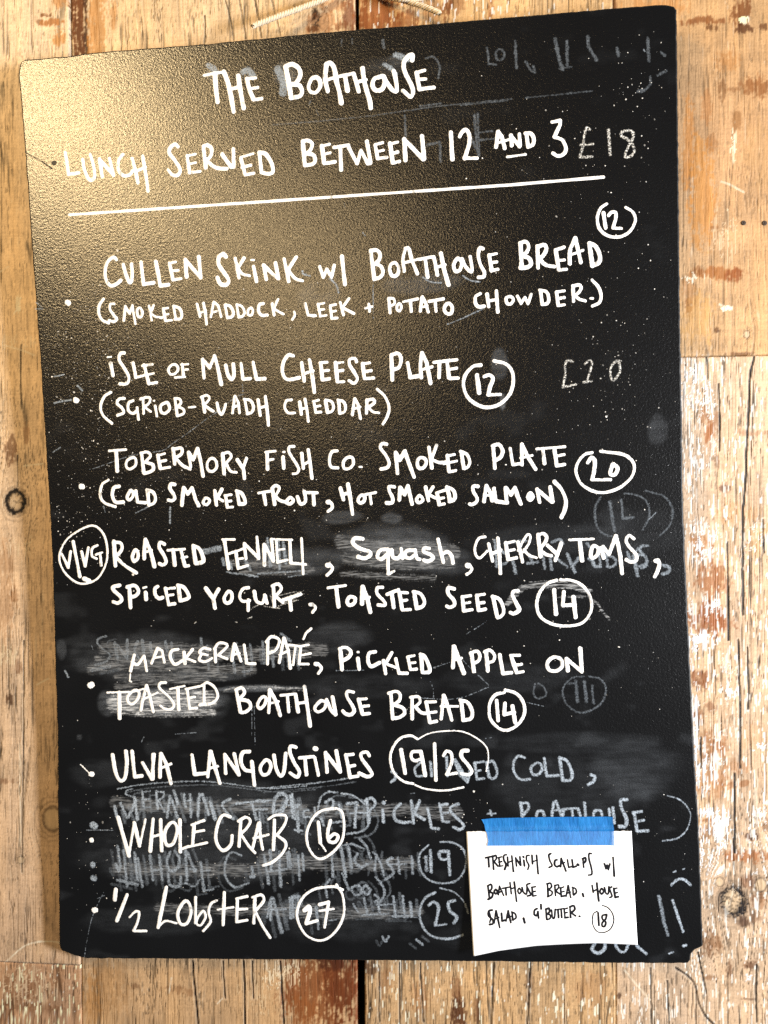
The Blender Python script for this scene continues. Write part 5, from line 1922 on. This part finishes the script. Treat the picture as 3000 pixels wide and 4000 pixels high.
def lerp_col(stops, t):
    t = np.asarray(t); xs = [s[0] for s in stops]
    return np.stack([np.interp(t, xs, [s[1][i] for s in stops]) for i in range(3)], -1)
def plank(corners, proud, stops, seed, grain=1.0, fleck=0.0, label=None, rnd=1.6, thick=18):
    """corners: x at top left / top right / bottom left / bottom right, z bottom, z top (mm)."""
    xtl, xtr, xbl, xbr, z0, z1 = corners
    side = max(xtr, xbr) < -200 or min(xtl, xbl) > 200
    xs = axis(min(xtl, xbl), max(xtr, xbr), BX0, BX1, all_fine=True); zs = axis(z0, z1, BZ0, BZ1, all_fine=side)
    U = (xs-xs[0])/(xs[-1]-xs[0]); V = (zs-z0)/(z1-z0)
    Ug, Vg = np.meshgrid(U, V)
    XL = xbl+(xtl-xbl)*Vg; XR = xbr+(xtr-xbr)*Vg
    wob = .45*(fbm(Vg*(z1-z0)*.05, Vg*0+seed, seed+3)-.5)
    X = XL+(XR-XL)*Ug; Z = z0+(z1-z0)*Vg
    base = lerp_col(stops, Z)
    tint, relief = paint_wood(X, Z, base, seed, grain, fleck)
    edge = np.minimum(np.minimum(X-XL, XR-X), np.minimum(Z-z0, z1-Z))
    edge = edge+.5*(fbm(X*.15, Z*.15, seed+4)-.5)
    e = np.clip(edge/rnd, 0, 1)
    Y = -proud+rnd*.55*(1-np.sqrt(1-(1-e)**2))+.35*(fbm(X*.03, Z*.006, seed+8)-.5)
    ny, nx = X.shape
    V0 = np.stack([X, Y, Z], -1).reshape(-1, 3)
    F = grid_faces(nx, ny)
    # sides and back
    idx = np.arange(nx*ny).reshape(ny, nx)
    loop = np.concatenate([idx[0, :], idx[1:, -1], idx[-1, -2::-1], idx[-2:0:-1, 0]])
    back = V0[loop].copy(); back[:, 1] = thick
    n0 = len(V0); nl = len(loop); j = np.arange(nl); jn = (j+1) % nl
    Fs = np.stack([loop[jn], loop[j], n0+j, n0+jn], -1)
    tt = np.concatenate([tint.reshape(-1, 3), tint.reshape(-1, 3)[loop]*.6]); rr = np.concatenate([relief.ravel(), relief.ravel()[loop]])
    o = mesh_obj('plank', np.vstack([V0, back])/1000, np.vstack([F, Fs]), M_WOOD, wall, True, {'relief': rr}, {'tint': tt})
    if label: o['label'] = label
    return o
gl, gr, glb, grb = SEAM['gap_l'][0], SEAM['gap_r'][0], SEAM['gap_lb'][0], SEAM['gap_rb'][0]
at, al_, cdt, cdb = SEAM['a_top'][0], SEAM['a_low'][0], SEAM['cd_top'][0], SEAM['cd_bot'][0]
ZT, ZB = 660, -640
zj = SEAM['dj1'][1]; za = SEAM['aj2'][1]
def ext(xt, xb, zt, zb, z): return xt+(xb-xt)*(z-zt)/(zb-zt)
ax = lambda z: ext(at, al_, 487, -444, z)
glx = lambda z: ext(gl, glb, 472, -489, z); grx = lambda z: ext(gr, grb, 472, -489, z); cdx = lambda z: ext(cdt, cdb, 451, -422, z)
plank((-560, ax(ZT)-.6, -560, ax(za+.8)-.6, za+.8, ZT), 3.0, [(-440, (222, 188, 154)), (-300, (232, 198, 162)), (-50, (244, 210, 172)), (150, (248, 216, 176)), (330, (246, 214, 174)), (420, (246, 220, 188)), (500, (246, 220, 188))], 11, .8, 0, 'pale plank at the left with a round dark knot', 2.2)
plank((-560, ax(za)-.2, -560, ax(ZB)-.2, ZB, za), 1.2, [(-600, (196, 154, 118)), (-440, (200, 158, 122))], 23, 1.0, .5, 'rough scuffed plank at the lower left', 2.2)
plank((ax(ZT), glx(ZT), ax(ZB), glx(ZB), ZB, ZT), .0, [(-600, (214, 174, 130)), (-430, (214, 176, 132)), (380, (238, 206, 164)), (500, (240, 210, 170))], 37, .9, 0, 'plank with a dark brown shaded groove painted along its left edge and a rust-brown patch at its foot')
plank((grx(ZT), cdx(ZT)-.4, grx(ZB), cdx(ZB)-.4, ZB, ZT), .4, [(-600, (210, 170, 122)), (-430, (216, 176, 128)), (380, (230, 190, 138)), (500, (230, 190, 138))], 53, 1.0, .1, 'plank right of the black gap, brown near its top')
plank((cdx(ZT), 560, cdx(zj+.7), 560, zj+.7, ZT), .6, [(130, (226, 182, 130)), (250, (214, 170, 122)), (330, (210, 165, 118)), (420, (212, 168, 118)), (500, (222, 180, 128))], 71, .55, 0, 'smoother honey-coloured plank at the upper right with two screw holes')
plank((cdx(zj), 560, cdx(ZB), 560, ZB, zj), .2, [(-600, (212, 178, 144)), (-420, (222, 190, 156)), (-250, (228, 192, 154)), (-60, (226, 190, 152)), (130, (232, 200, 166))], 89, 1.0, .7, 'flaking paint-flecked plank at the lower right with long cracks and a big knot')
# near-black sheet added as the shade seen through the gaps
bk = [(-.56, .0185, -.64), (.56, .0185, -.64), (.56, .0185, .66), (-.56, .0185, .66), (-.56, .024, -.64), (.56, .024, -.64), (.56, .024, .66), (-.56, .024, .66)]
mesh_obj('gap_shade_sheet', bk, [(0, 1, 2, 3), (7, 6, 5, 4), (0, 4, 5, 1), (1, 5, 6, 2), (2, 6, 7, 3), (3, 7, 4, 0)], M_DARK, wall, False)
# screws sunk in the upper right plank
for (x, z) in D['nailholes']:
    vs_, fs_ = [], []
    R = 2.2; n = 14
    for r, y in ((R, -.9), (R*.8, -1.25), (R*.45, -1.2)):
        for i in range(n):
            a = 2*math.pi*i/n; vs_.append((x+r*math.cos(a), y, z+r*math.sin(a)))
    for k in range(2):
        for i in range(n): fs_.append((k*n+i, k*n+(i+1) % n, (k+1)*n+(i+1) % n, (k+1)*n+i))
    fs_.append(tuple(range(2*n, 3*n)))
    for a in (0, math.pi/2):            # cross slot ridges
        c, s = math.cos(a), math.sin(a); q = len(vs_)
        for u_, w_ in ((-1.5, -.3), (1.5, -.3), (1.5, .3), (-1.5, .3)):
            vs_.append((x+u_*c-w_*s, -1.35, z+u_*s+w_*c))
        fs_.append((q, q+1, q+2, q+3))
    mesh_obj('screw', np.array(vs_)/1000, fs_, M_METAL, wall, False)

# ------------------------------------------------------------------ chalkboard
B_MAT = Matrix.Translation(B_LOC) @ Matrix(B_ROT).to_4x4()
board = thing('chalkboard', 'tall black chalkboard menu with white hand lettering hung on the plank wall', 'chalkboard', B_MAT)
OUT = np.array(D['outline'])
def densify(P, step):
    out = []
    for i in range(len(P)):
        a = P[i]; b = P[(i+1) % len(P)]; n = max(1, int(np.hypot(*(b-a))/step))
        for k in range(n): out.append(a+(b-a)*k/n)
    return np.array(out)
O2 = densify(OUT, 1.2)
ar = .5*np.sum(O2[:, 0]*np.roll(O2[:, 1], -1)-np.roll(O2[:, 0], -1)*O2[:, 1])
if ar < 0: O2 = O2[::-1]
tan = np.roll(O2, -2, 0)-np.roll(O2, 2, 0); nrm = np.stack([tan[:, 1], -tan[:, 0]], -1); nrm /= np.linalg.norm(nrm, axis=1)[:, None]+1e-9
chip = (fbm(O2[:, 0]*.12, O2[:, 1]*.12, 5)-.5)*1.3+(fbm(O2[:, 0]*.5, O2[:, 1]*.5, 6)-.5)*.7
O2 = O2+nrm*(chip-.1)[:, None]*.8
ZF = 0.0
def point_in_poly(X, Y, P):
    ins = np.zeros(X.shape, bool); n = len(P)
    for i in range(n):
        x1, y1 = P[i]; x2, y2 = P[(i+1) % n]
        if y1 == y2: continue
        c = ((y1 > Y) != (y2 > Y)) & (X < (x2-x1)*(Y-y1)/(y2-y1)+x1)
        ins ^= c
    return ins
def board_mesh():
    # panel: rounded rim rings, flat face filled by tessellation, back face
    bm_v = []; rings = []
    prof = [(1.5, 0.0), (.75, -.22), (.22, -.75), (0, -1.6), (0, -9.0), (.6, -10.0)]
    for inset, z in prof:
        r = O2-nrm*inset; rings.append(len(bm_v)); bm_v += [(p[0]/1000, p[1]/1000, z/1000) for p in r]
    n = len(O2); faces = []
    for a, b in zip(rings[:-1], rings[1:]):
        for i in range(n): faces.append((a+i, b+i, b+(i+1) % n, a+(i+1) % n))
    faces.append(tuple(rings[-1]+i for i in range(n))[::-1])
    return bm_v, faces
bv, bf = board_mesh()
# front face: a grid clipped to the outline, its rim stitched by overlap below the rounded edge
gx = np.arange(-300, 300.1, 1.5); gy = np.arange(-425, 425.1, 1.5)
GX, GY = np.meshgrid(gx, gy)
IN = O2-nrm*1.5
step = IN[::6]
inside = point_in_poly(GX, GY, step)
dmin = np.full(GX.shape, 1e9); near = np.zeros(GX.shape+(2,))
band = np.zeros(GX.shape, bool)
for i in range(len(IN)):
    a = IN[i]; b = IN[(i+1) % len(IN)]
    ix0, ix1 = np.searchsorted(gx, [min(a[0], b[0])-4, max(a[0], b[0])+4]); iy0, iy1 = np.searchsorted(gy, [min(a[1], b[1])-4, max(a[1], b[1])+4])
    if ix0 >= ix1 or iy0 >= iy1: continue
    sx = GX[iy0:iy1, ix0:ix1]; sy = GY[iy0:iy1, ix0:ix1]
    dx, dy = b-a; L = dx*dx+dy*dy+1e-12; t = np.clip(((sx-a[0])*dx+(sy-a[1])*dy)/L, 0, 1)
    px = a[0]+t*dx; py = a[1]+t*dy; d = np.hypot(sx-px, sy-py)
    m = d < dmin[iy0:iy1, ix0:ix1]
    dmin[iy0:iy1, ix0:ix1][m] = d[m]; near[iy0:iy1, ix0:ix1][m] = np.stack([px, py], -1)[m]
    # exact side from the outward normal of this edge
    n_ = np.array([dy, -dx]); s = (sx-px)*n_[0]+(sy-py)*n_[1]
    inside[iy0:iy1, ix0:ix1][m] = (s <= 0)[m]
cc = (inside[:-1, :-1].astype(int)+inside[1:, :-1]+inside[:-1, 1:]+inside[1:, 1:])
keep = cc >= 2
PX, PY = GX.copy(), GY.copy()
used = np.zeros(GX.shape, bool)
used[:-1, :-1] |= keep; used[1:, :-1] |= keep; used[:-1, 1:] |= keep; used[1:, 1:] |= keep
full = np.zeros(GX.shape, int)
full[:-1, :-1] += keep; full[1:, :-1] += keep; full[:-1, 1:] += keep; full[1:, 1:] += keep
rim = used & (full < 4) & (dmin < 4)
PX[rim] = near[..., 0][rim]; PY[rim] = near[..., 1][rim]
jn = lambda s: fbm(GX*.02, GY*.09, s)
dust = np.zeros(GX.shape)
streak = fbm(GX*.05, GY*.45, 101); patch = fbm(GX*.09, GY*.09, 103); ed = 1.3*(fbm(GX*.05, GY*.05, 105)-.5)
for x, y, rx, ry, a in D['dust']:
    q = ((GX-x)/rx)**2+((GY-y)/ry)**2
    if q.min() > 4: continue
    m = 1-sstep(.45, 1.35, q+ed*.8)
    dust = np.maximum(dust, 0)+.8*a*m*np.clip(1.9*(.55*streak+.45*patch)-.25, 0, 1.4)
low = sstep(150, -150, GY)
dust += .010*fbm(GX*.02, GY*.02, 107)*(0.2+low)+.03*sstep(.62, .8, fbm(GX*.03, GY*.05, 109))*(.3+low)
fi = grid_faces(*GX.shape[::-1]).reshape(GX.shape[0]-1, GX.shape[1]-1, 4)[keep]
remap = -np.ones(GX.size, int); ids = np.unique(fi); remap[ids] = np.arange(len(ids))
fv = np.stack([PX.ravel(), PY.ravel(), np.zeros(PX.size)], -1)[ids]/1000
mesh_obj('board_face', fv, remap[fi], M_BOARD, board, True, {'dust': dust.ravel()[ids]})
mesh_obj('board_edge', bv, bf, M_EDGE, board, True)

# ------------------------------------------------------------------ hand lettering as raised paint
def parse(block):
    out = []
    for ln in block.strip().splitlines():
        sm = ln[0] == '~'; a = ln.lstrip('~').split(); w = int(a[0])/10
        P = np.array([[int(q)/10 for q in b.split(',')] for b in a[1:]])
        out.append((w, catmull(P) if sm else P))
    return out
def stroke_sheet(name, block, mat, parent, lift, thick, h=.4, cover=None, ragged=.22, seed=0, dry=0.0, wscale=.93, zfun=None, soft=1.1):
    S = parse(block)
    A = np.vstack([p for _, p in S]); lo = A.min(0)-6; hi = A.max(0)+6
    gx = np.arange(lo[0], hi[0], h); gy = np.arange(lo[1], hi[1], h)
    GX, GY = np.meshgrid(gx, gy); F = np.full(GX.shape, 5.0)
    for si, (w, P) in enumerate(S):
        if len(P) == 1: P = np.vstack([P, P])
        n = len(P)-1; r0 = w*.5*wscale
        for i in range(n):
            a, b = P[i], P[i+1]; m = r0+2
            x0, x1 = np.searchsorted(gx, [min(a[0], b[0])-m, max(a[0], b[0])+m]); y0, y1 = np.searchsorted(gy, [min(a[1], b[1])-m, max(a[1], b[1])+m])
            if x0 >= x1 or y0 >= y1: continue
            sx = GX[y0:y1, x0:x1]; sy = GY[y0:y1, x0:x1]
            d = seg_dist(sx, sy, a, b)
            wv = 1+.34*(vnoise(sx*.10+si*7.3, sy*.10, 31)-.5)
            F[y0:y1, x0:x1] = np.minimum(F[y0:y1, x0:x1], d-r0*wv)
    F = F+ragged*2*(fbm(GX*.9, GY*.9, 200+seed, 2)-.5)
    if dry:
        sc = fbm(GX*.5, GY*1.6, 300+seed, 2); F = np.where(F < 0, F+dry*sstep(.70, .82, sc)*3, F)
    C = .25*(F[:-1, :-1]+F[1:, :-1]+F[:-1, 1:]+F[1:, 1:]); keep = C < 0
    gyv, gxv = np.gradient(F, h); g2 = np.maximum(gxv*gxv+gyv*gyv, .15)
    cnt = np.zeros(F.shape, int)
    cnt[:-1, :-1] += keep; cnt[1:, :-1] += keep; cnt[:-1, 1:] += keep; cnt[1:, 1:] += keep
    rim = (cnt > 0) & (cnt < 4)
    k = np.clip(F/g2, -h, h)*rim
    X = GX-k*gxv; Y = GY-k*gyv
    Z = lift+np.where(rim, -.03, thick*sstep(0, .7, -F))
    if zfun is not None: Z = Z+zfun(X, Y)
    fi = grid_faces(*F.shape[::-1]).reshape(F.shape[0]-1, F.shape[1]-1, 4)[keep]
    ids = np.unique(fi); remap = -np.ones(F.size, int); remap[ids] = np.arange(len(ids))
    V = np.stack([X.ravel(), Y.ravel(), Z.ravel()], -1)[ids]/1000
    at = {'cover': np.full(len(V), 1.0 if cover is None else cover)*((.35 if soft < 3 else .0)+(.65 if soft < 3 else 1)*sstep(.0, soft, -F).ravel()[ids] if cover is not None else 1)}
    return mesh_obj(name, V, remap[fi], mat, parent, True, at)
TEXT = {
 'ruled line': ('ruled_line', None), 'half': 0}
for gi, (nm, op, block) in enumerate(STROKES):
    if nm == 'note lettering': continue
    if nm == 'ruled line':
        o = stroke_sheet('ruled_line', block, M_WHITE, board, .10, .14, seed=gi, ragged=.1)
    elif nm in ('erased price 18', 'erased price 20'):
        o = stroke_sheet('erased_price', block, M_PATCH, board, .06, .05, cover=.95, seed=gi, ragged=.3)
        o['label'] = 'half rubbed-out price reading "£%s"' % nm[-2:]
    elif nm == 'faded bullet dots':
        for bi, ln in enumerate(block.strip().splitlines()):
            o = stroke_sheet('bullet_dot', ln, M_CHALK, board, .06, .05, cover=1.0, seed=gi+bi, ragged=.4); o['label'] = 'faded grey bullet dot'
    elif nm.startswith('bullet dots'):
        for bi, ln in enumerate(block.strip().splitlines()):
            o = stroke_sheet('bullet_dot', ln, M_WHITE, board, .10, .14, seed=gi+bi, ragged=.45)
    elif nm.startswith('circled'):
        o = stroke_sheet('circled_price' if 'VG' not in nm else 'diet_mark', block, M_WHITE, board, .10, .14, seed=gi, dry=.12)
        o['label'] = {'circled VG': 'circled mark reading "V/VG"', 'circled 12 cheese': 'circled price reading "12" beside the cheese plate'}.get(nm, 'circled price reading "%s"' % nm.split()[1])
    elif nm == 'erased COLD PICKLES BOATHOUSE':
        o = stroke_sheet('erased_lettering', block, M_CHALK, board, .055, .03, cover=1.15, seed=gi, ragged=.45); o['label'] = 'rubbed-out lettering reading "COLD," and "PICKLES + BOATHOUSE"'
    elif nm == 'erased 19 and 25':
        L_ = block.strip().splitlines()
        for t_, q_ in (('19', L_[:4]), ('25', L_[4:])):
            o = stroke_sheet('erased_price', '\n'.join(q_), M_CHALK, board, .055, .03, cover=1.0, seed=gi, ragged=.45); o['label'] = 'rubbed-out circled price reading "%s"' % t_
    elif nm in ('chalk scrapes', 'yogurt scribble'):
        o = stroke_sheet('scratch_marks', block, M_PATCH if op > .8 else M_CHALK, board, .05+.002*(gi % 4), .02, cover=op*1.3, seed=gi, ragged=.5, wscale=.9); o['kind'] = 'stuff'
    elif op < 1:
        o = stroke_sheet('wiped_smear' if 'wiped' in nm else 'erased_lettering', block, M_WIPE if 'wiped' in nm else M_CHALK, board, .028+.003*(gi % 8), .004, cover=op*1.35, seed=gi, ragged=1.6 if 'wiped' in nm else .8, soft=3.2 if 'patch' in nm else 1.1); o['kind'] = 'stuff'
    else:
        o = stroke_sheet('lettering', block, M_WHITE, board, .10, .14, seed=gi, dry=.10)
        t = {'HALF LOBSTER': '1/2 LOBSTER', 'SMOKED HADDOCK LEEK + POTATO CHOWDER': '(SMOKED HADDOCK, LEEK + POTATO CHOWDER.)', 'CULLEN SKINK': 0}.get(nm, nm)
        o['label'] = 'white hand lettering reading "%s"' % t
# spatters of paint and chalk
def specks():
    V, F = [], []; poly = None
    for x, y, rx, ry, n in D['specks']:
        for _ in range(int(n)):
            px = x+rng.normal()*rx*.62; py = y+rng.normal()*ry*.62
            if not (-285 < px < 290 and -410 < py < 405): continue
            if abs(px) > 270 and not point_in_poly(np.array([[px]]), np.array([[py]]), step)[0, 0]: continue
            r = .20+rng.exponential(.15); r = min(r, 1.1); k = 7; q = len(V); el = rng.uniform(.7, 1.4); ph = rng.uniform(0, 6.28)
            V.append((px/1000, py/1000, .00018))
            for i in range(k):
                a = 2*math.pi*i/k; rr = r*rng.uniform(.7, 1.2)
                dx, dy = rr*math.cos(a)*el, rr*math.sin(a)
                V.append(((px+dx*math.cos(ph)-dy*math.sin(ph))/1000, (py+dx*math.sin(ph)+dy*math.cos(ph))/1000, .00002))
            for i in range(k): F.append((q, q+1+i, q+1+(i+1) % k))
    cov = np.repeat(np.clip(rng.beta(1.1, 1.3, len(V)//8)*1.15, .12, 1.1), 8)
    o = mesh_obj('paint_spatter', V, np.array(F), M_SPECK, board, True, {'cover': cov}); o['kind'] = 'stuff'
M_SPECK, nt_, b_, _o = new_mat('speck_paint')
b_.inputs['Base Color'].default_value = (.85, .84, .80, 1); b_.inputs['Roughness'].default_value = .8
a_ = node(nt_, 'ShaderNodeAttribute', attribute_name='cover'); nt_.links.new(math_node(nt_, 'MULTIPLY', a_.outputs['Fac'], .9, True), b_.inputs['Alpha'])
specks()
# screw hole and split near the left edge
hx, hy = D['hole']
hv = [(hx/1000, hy/1000, .00012)]+[((hx+2.5*(1+.12*math.sin(3*a))*math.cos(a))/1000, (hy+2.3*math.sin(a))/1000, .00003) for a in np.arange(12)*math.pi/6]
mesh_obj('screw_hole', hv, [(0, 1+i, 1+(i+1) % 12) for i in range(12)], M_INK, board)
sp = '\n'.join(['%d ' % w+' '.join('%d,%d' % (round(p[0]*10), round(p[1]*10)) for p in q) for w, q in ((9, D['split'][:3]), (16, D['split'][2:]))])
stroke_sheet('split', sp, M_INK, board, .05, .02, ragged=.35)

# ------------------------------------------------------------------ paper note and tape
NOTE = np.array(D['note']); NB = np.array(D['note_bottom'])
note = thing('paper_note', 'white paper note with black handwriting taped to the lower right of the chalkboard', 'note', B_MAT)
def note_z(X, Y):
    t = np.clip((NOTE[0][1]-Y)/104.0, 0, 1.1); u_ = np.clip((X-NOTE[0][0])/147.0, -.05, 1.05)
    return .9+t*t*(3.2+3.0*(1-u_)**2-2.2*np.sin(math.pi*u_)*.6)+.8*np.sin(u_*5+1)*t
nu, nv = 90, 64
uu, vv = np.meshgrid(np.linspace(0, 1, nu), np.linspace(0, 1, nv))
bx = np.interp(uu, (NB[:, 0]-NB[0, 0])/(NB[-1, 0]-NB[0, 0]), NB[:, 0]); by = np.interp(uu, (NB[:, 0]-NB[0, 0])/(NB[-1, 0]-NB[0, 0]), NB[:, 1])
tx = NOTE[0][0]+(NOTE[1][0]-NOTE[0][0])*uu; ty = NOTE[0][1]+(NOTE[1][1]-NOTE[0][1])*uu
ty = ty+(vv == 0)*.7*(rng.random(uu.shape)-.5)
NX = tx+(bx-tx)*vv; NY = ty+(by-ty)*vv; NZ = note_z(NX, NY)
front = np.stack([NX, NY, NZ], -1).reshape(-1, 3); backp = front.copy(); backp[:, 2] -= .15
nf = grid_faces(nu, nv); ii = np.arange(nu*nv).reshape(nv, nu)
lp = np.concatenate([ii[0, :], ii[1:, -1], ii[-1, -2::-1], ii[-2:0:-1, 0]]); ln_ = np.roll(lp, -1)
sides = np.stack([lp, ln_, ln_+len(front), lp+len(front)], -1)
mesh_obj('sheet', np.vstack([front, backp])/1000, np.vstack([nf[:, ::-1], nf+len(front), sides]), M_PAPER, note)
for nm, op, block in STROKES:
    if nm == 'note lettering':
        o = stroke_sheet('lettering', block, M_INK, note, .10, .03, h=.25, ragged=.10, zfun=note_z, wscale=1.38)
        o['label'] = 'black handwriting reading "TRESHNISH SCALLOPS W/ BOATHOUSE BREAD, HOUSE SALAD, G\'BUTTER. (18)"'
M_TAPE, nt, b, out = new_mat('blue_masking_tape')
b.inputs['Roughness'].default_value = .55; b.inputs['Specular IOR Level'].default_value = .35
n1 = noise_tex(nt, 420, 3, .7, (1, .22, 1)); n2 = noise_tex(nt, 60, 2, .5)
mx = node(nt, 'ShaderNodeMix', data_type='RGBA'); mx.inputs['A'].default_value = (.006, .115, .40, 1); mx.inputs['B'].default_value = (.022, .25, .66, 1)
nt.links.new(ramp(nt, math_node(nt, 'ADD', math_node(nt, 'MULTIPLY', n1, .6), math_node(nt, 'MULTIPLY', n2, .45)), .20, .85), mx.inputs['Factor']); nt.links.new(mx.outputs['Result'], b.inputs['Base Color'])
bp = node(nt, 'ShaderNodeBump'); bp.inputs['Strength'].default_value = .9; bp.inputs['Distance'].default_value = .0006
nt.links.new(n1, bp.inputs['Height']); nt.links.new(bp.outputs[0], b.inputs['Normal'])
b.inputs['Alpha'].default_value = .80
T = densify(np.array(D['tape']), 1.0)
nT = len(T); jit = .35*(fbm(T[:, 0]*.6, T[:, 1]*.6, 77)-.5)*2; T = T+np.stack([jit*1.2, jit*.5], -1)
tx0, tx1 = T[:, 0].min(), T[:, 0].max()
# scan-line grid clipped to the torn outline
rows = []
ys = np.linspace(T[:, 1].max()-.3, T[:, 1].min()+.3, 34)
def spans(y):
    xs = []
    for i in range(nT):
        a, b2 = T[i], T[(i+1) % nT]
        if (a[1] > y) != (b2[1] > y): xs.append(a[0]+(b2[0]-a[0])*(y-a[1])/(b2[1]-a[1]))
    return (min(xs), max(xs)) if xs else None
TV = []; nc = 110
for y in ys:
    s = spans(y)
    if s is None: continue
    x0, x1 = s
    # keep the top and bottom edges following the outline
    for k in range(nc):
        x = x0+(x1-x0)*k/(nc-1)
        zc = .35+1.0*float(sstep(-5.0, -1.2, NOTE[0][1]-y))
        zz = zc+.55*math.exp(-((y-NOTE[0][1]-1.6-.5*math.sin(x*.09))/.9)**2)+.16*math.sin(x*.31+y*.2)*math.sin(x*.071+1)+.9*max(0.0, (tx0+7-x)/7)+.7*max(0.0, (x-tx1+5)/5)+(note_z(np.array(x), np.array(y))-.9 if y < NOTE[0][1] else 0)
        TV.append((x/1000, y/1000, zz/1000))
nr = len(TV)//nc
o = mesh_obj('masking_tape', np.array(TV), grid_faces(nc, nr)[:, ::-1], M_TAPE, None)
o.matrix_world = B_MAT
tag(o, 'strip of bright blue masking tape holding the paper note', 'tape')

# ------------------------------------------------------------------ hanging cord
cord = thing('hanging_cord', 'twisted pale twine with a knot, above the top edge of the chalkboard', 'string')
def tube(P, r, n=7):
    P = np.asarray(P); T_ = np.gradient(P, axis=0); T_ /= np.linalg.norm(T_, axis=1)[:, None]+1e-9
    up = np.array([0, 1.0, 0]); A = np.cross(T_, up); A /= np.linalg.norm(A, axis=1)[:, None]+1e-9; Bn = np.cross(A, T_)
    V = [];
    for i in range(len(P)):
        for k in range(n):
            a = 2*math.pi*k/n; V.append(P[i]+r[i]*(math.cos(a)*A[i]+math.sin(a)*Bn[i]))
    i, k = np.meshgrid(np.arange(len(P)-1), np.arange(n), indexing='ij'); k2 = (k+1) % n
    return np.array(V), np.stack([i*n+k, i*n+k2, (i+1)*n+k2, (i+1)*n+k], -1).reshape(-1, 4)
def twine(P2, y, rad, pitch, part):
    Q = catmull(P2, 14); Qy = np.full(len(Q), y) if np.isscalar(y) else np.interp(np.linspace(0, 1, len(Q)), np.linspace(0, 1, len(y)), y)
    L = np.concatenate([[0], np.cumsum(np.hypot(*np.diff(Q, axis=0).T))]); m = int(L[-1]/.5)+2
    s = np.linspace(0, L[-1], m); C = np.stack([np.interp(s, L, Q[:, 0]), np.interp(s, L, Qy), np.interp(s, L, Q[:, 1])], -1)
    T_ = np.gradient(C, axis=0); T_ /= np.linalg.norm(T_, axis=1)[:, None]
    A = np.cross(T_, [0, 1.0, 0]); A /= np.linalg.norm(A, axis=1)[:, None]; Bn = np.cross(A, T_)
    Vs, Fs, o0 = [], [], 0
    for j in range(3):
        ph = s/pitch*2*math.pi+j*2*math.pi/3
        wob = 1+.18*(vnoise(s*.8, s*0+j, 400+j)-.5)
        P = C+(rad*.52*wob)[:, None]*(np.cos(ph)[:, None]*A+np.sin(ph)[:, None]*Bn)
        V, F = tube(P, rad*.56*wob); Vs.append(V); Fs.append(F+o0); o0 += len(V)
    for _ in range(int(L[-1]*1.2)):                     # loose fibres
        i = rng.integers(2, m-2); d = T_[i]*rng.uniform(-1, 1)+A[i]*rng.normal()*.8+Bn[i]*rng.normal()*.8; d /= np.linalg.norm(d)
        a = C[i]+d*rad*.7; P = np.array([a, a+d*rng.uniform(.6, 1.6), a+d*rng.uniform(1.6, 3.0)+T_[i]*rng.uniform(-1, 1)])
        V, F = tube(P, [.09, .07, .03], 4); Vs.append(V); Fs.append(F+o0); o0 += len(V)
    return mesh_obj(part, np.vstack(Vs)/1000, np.vstack(Fs), M_CORD, cord)
twine(D['cord_l'], [-22, -20, -15, -10, -6, -4, -3], 2.3, 8.0, 'cord')
twine(D['cord_r'], [-22, -20, -16, -12, -9, -6, -4, -3], 2.3, 8.0, 'cord')
twine(D['loop'], [-13, -15, -14, -12, -9, -8, -9, -12, -16, -17, -15, -12, -9, -8, -10], 2.0, 7.0, 'knot')
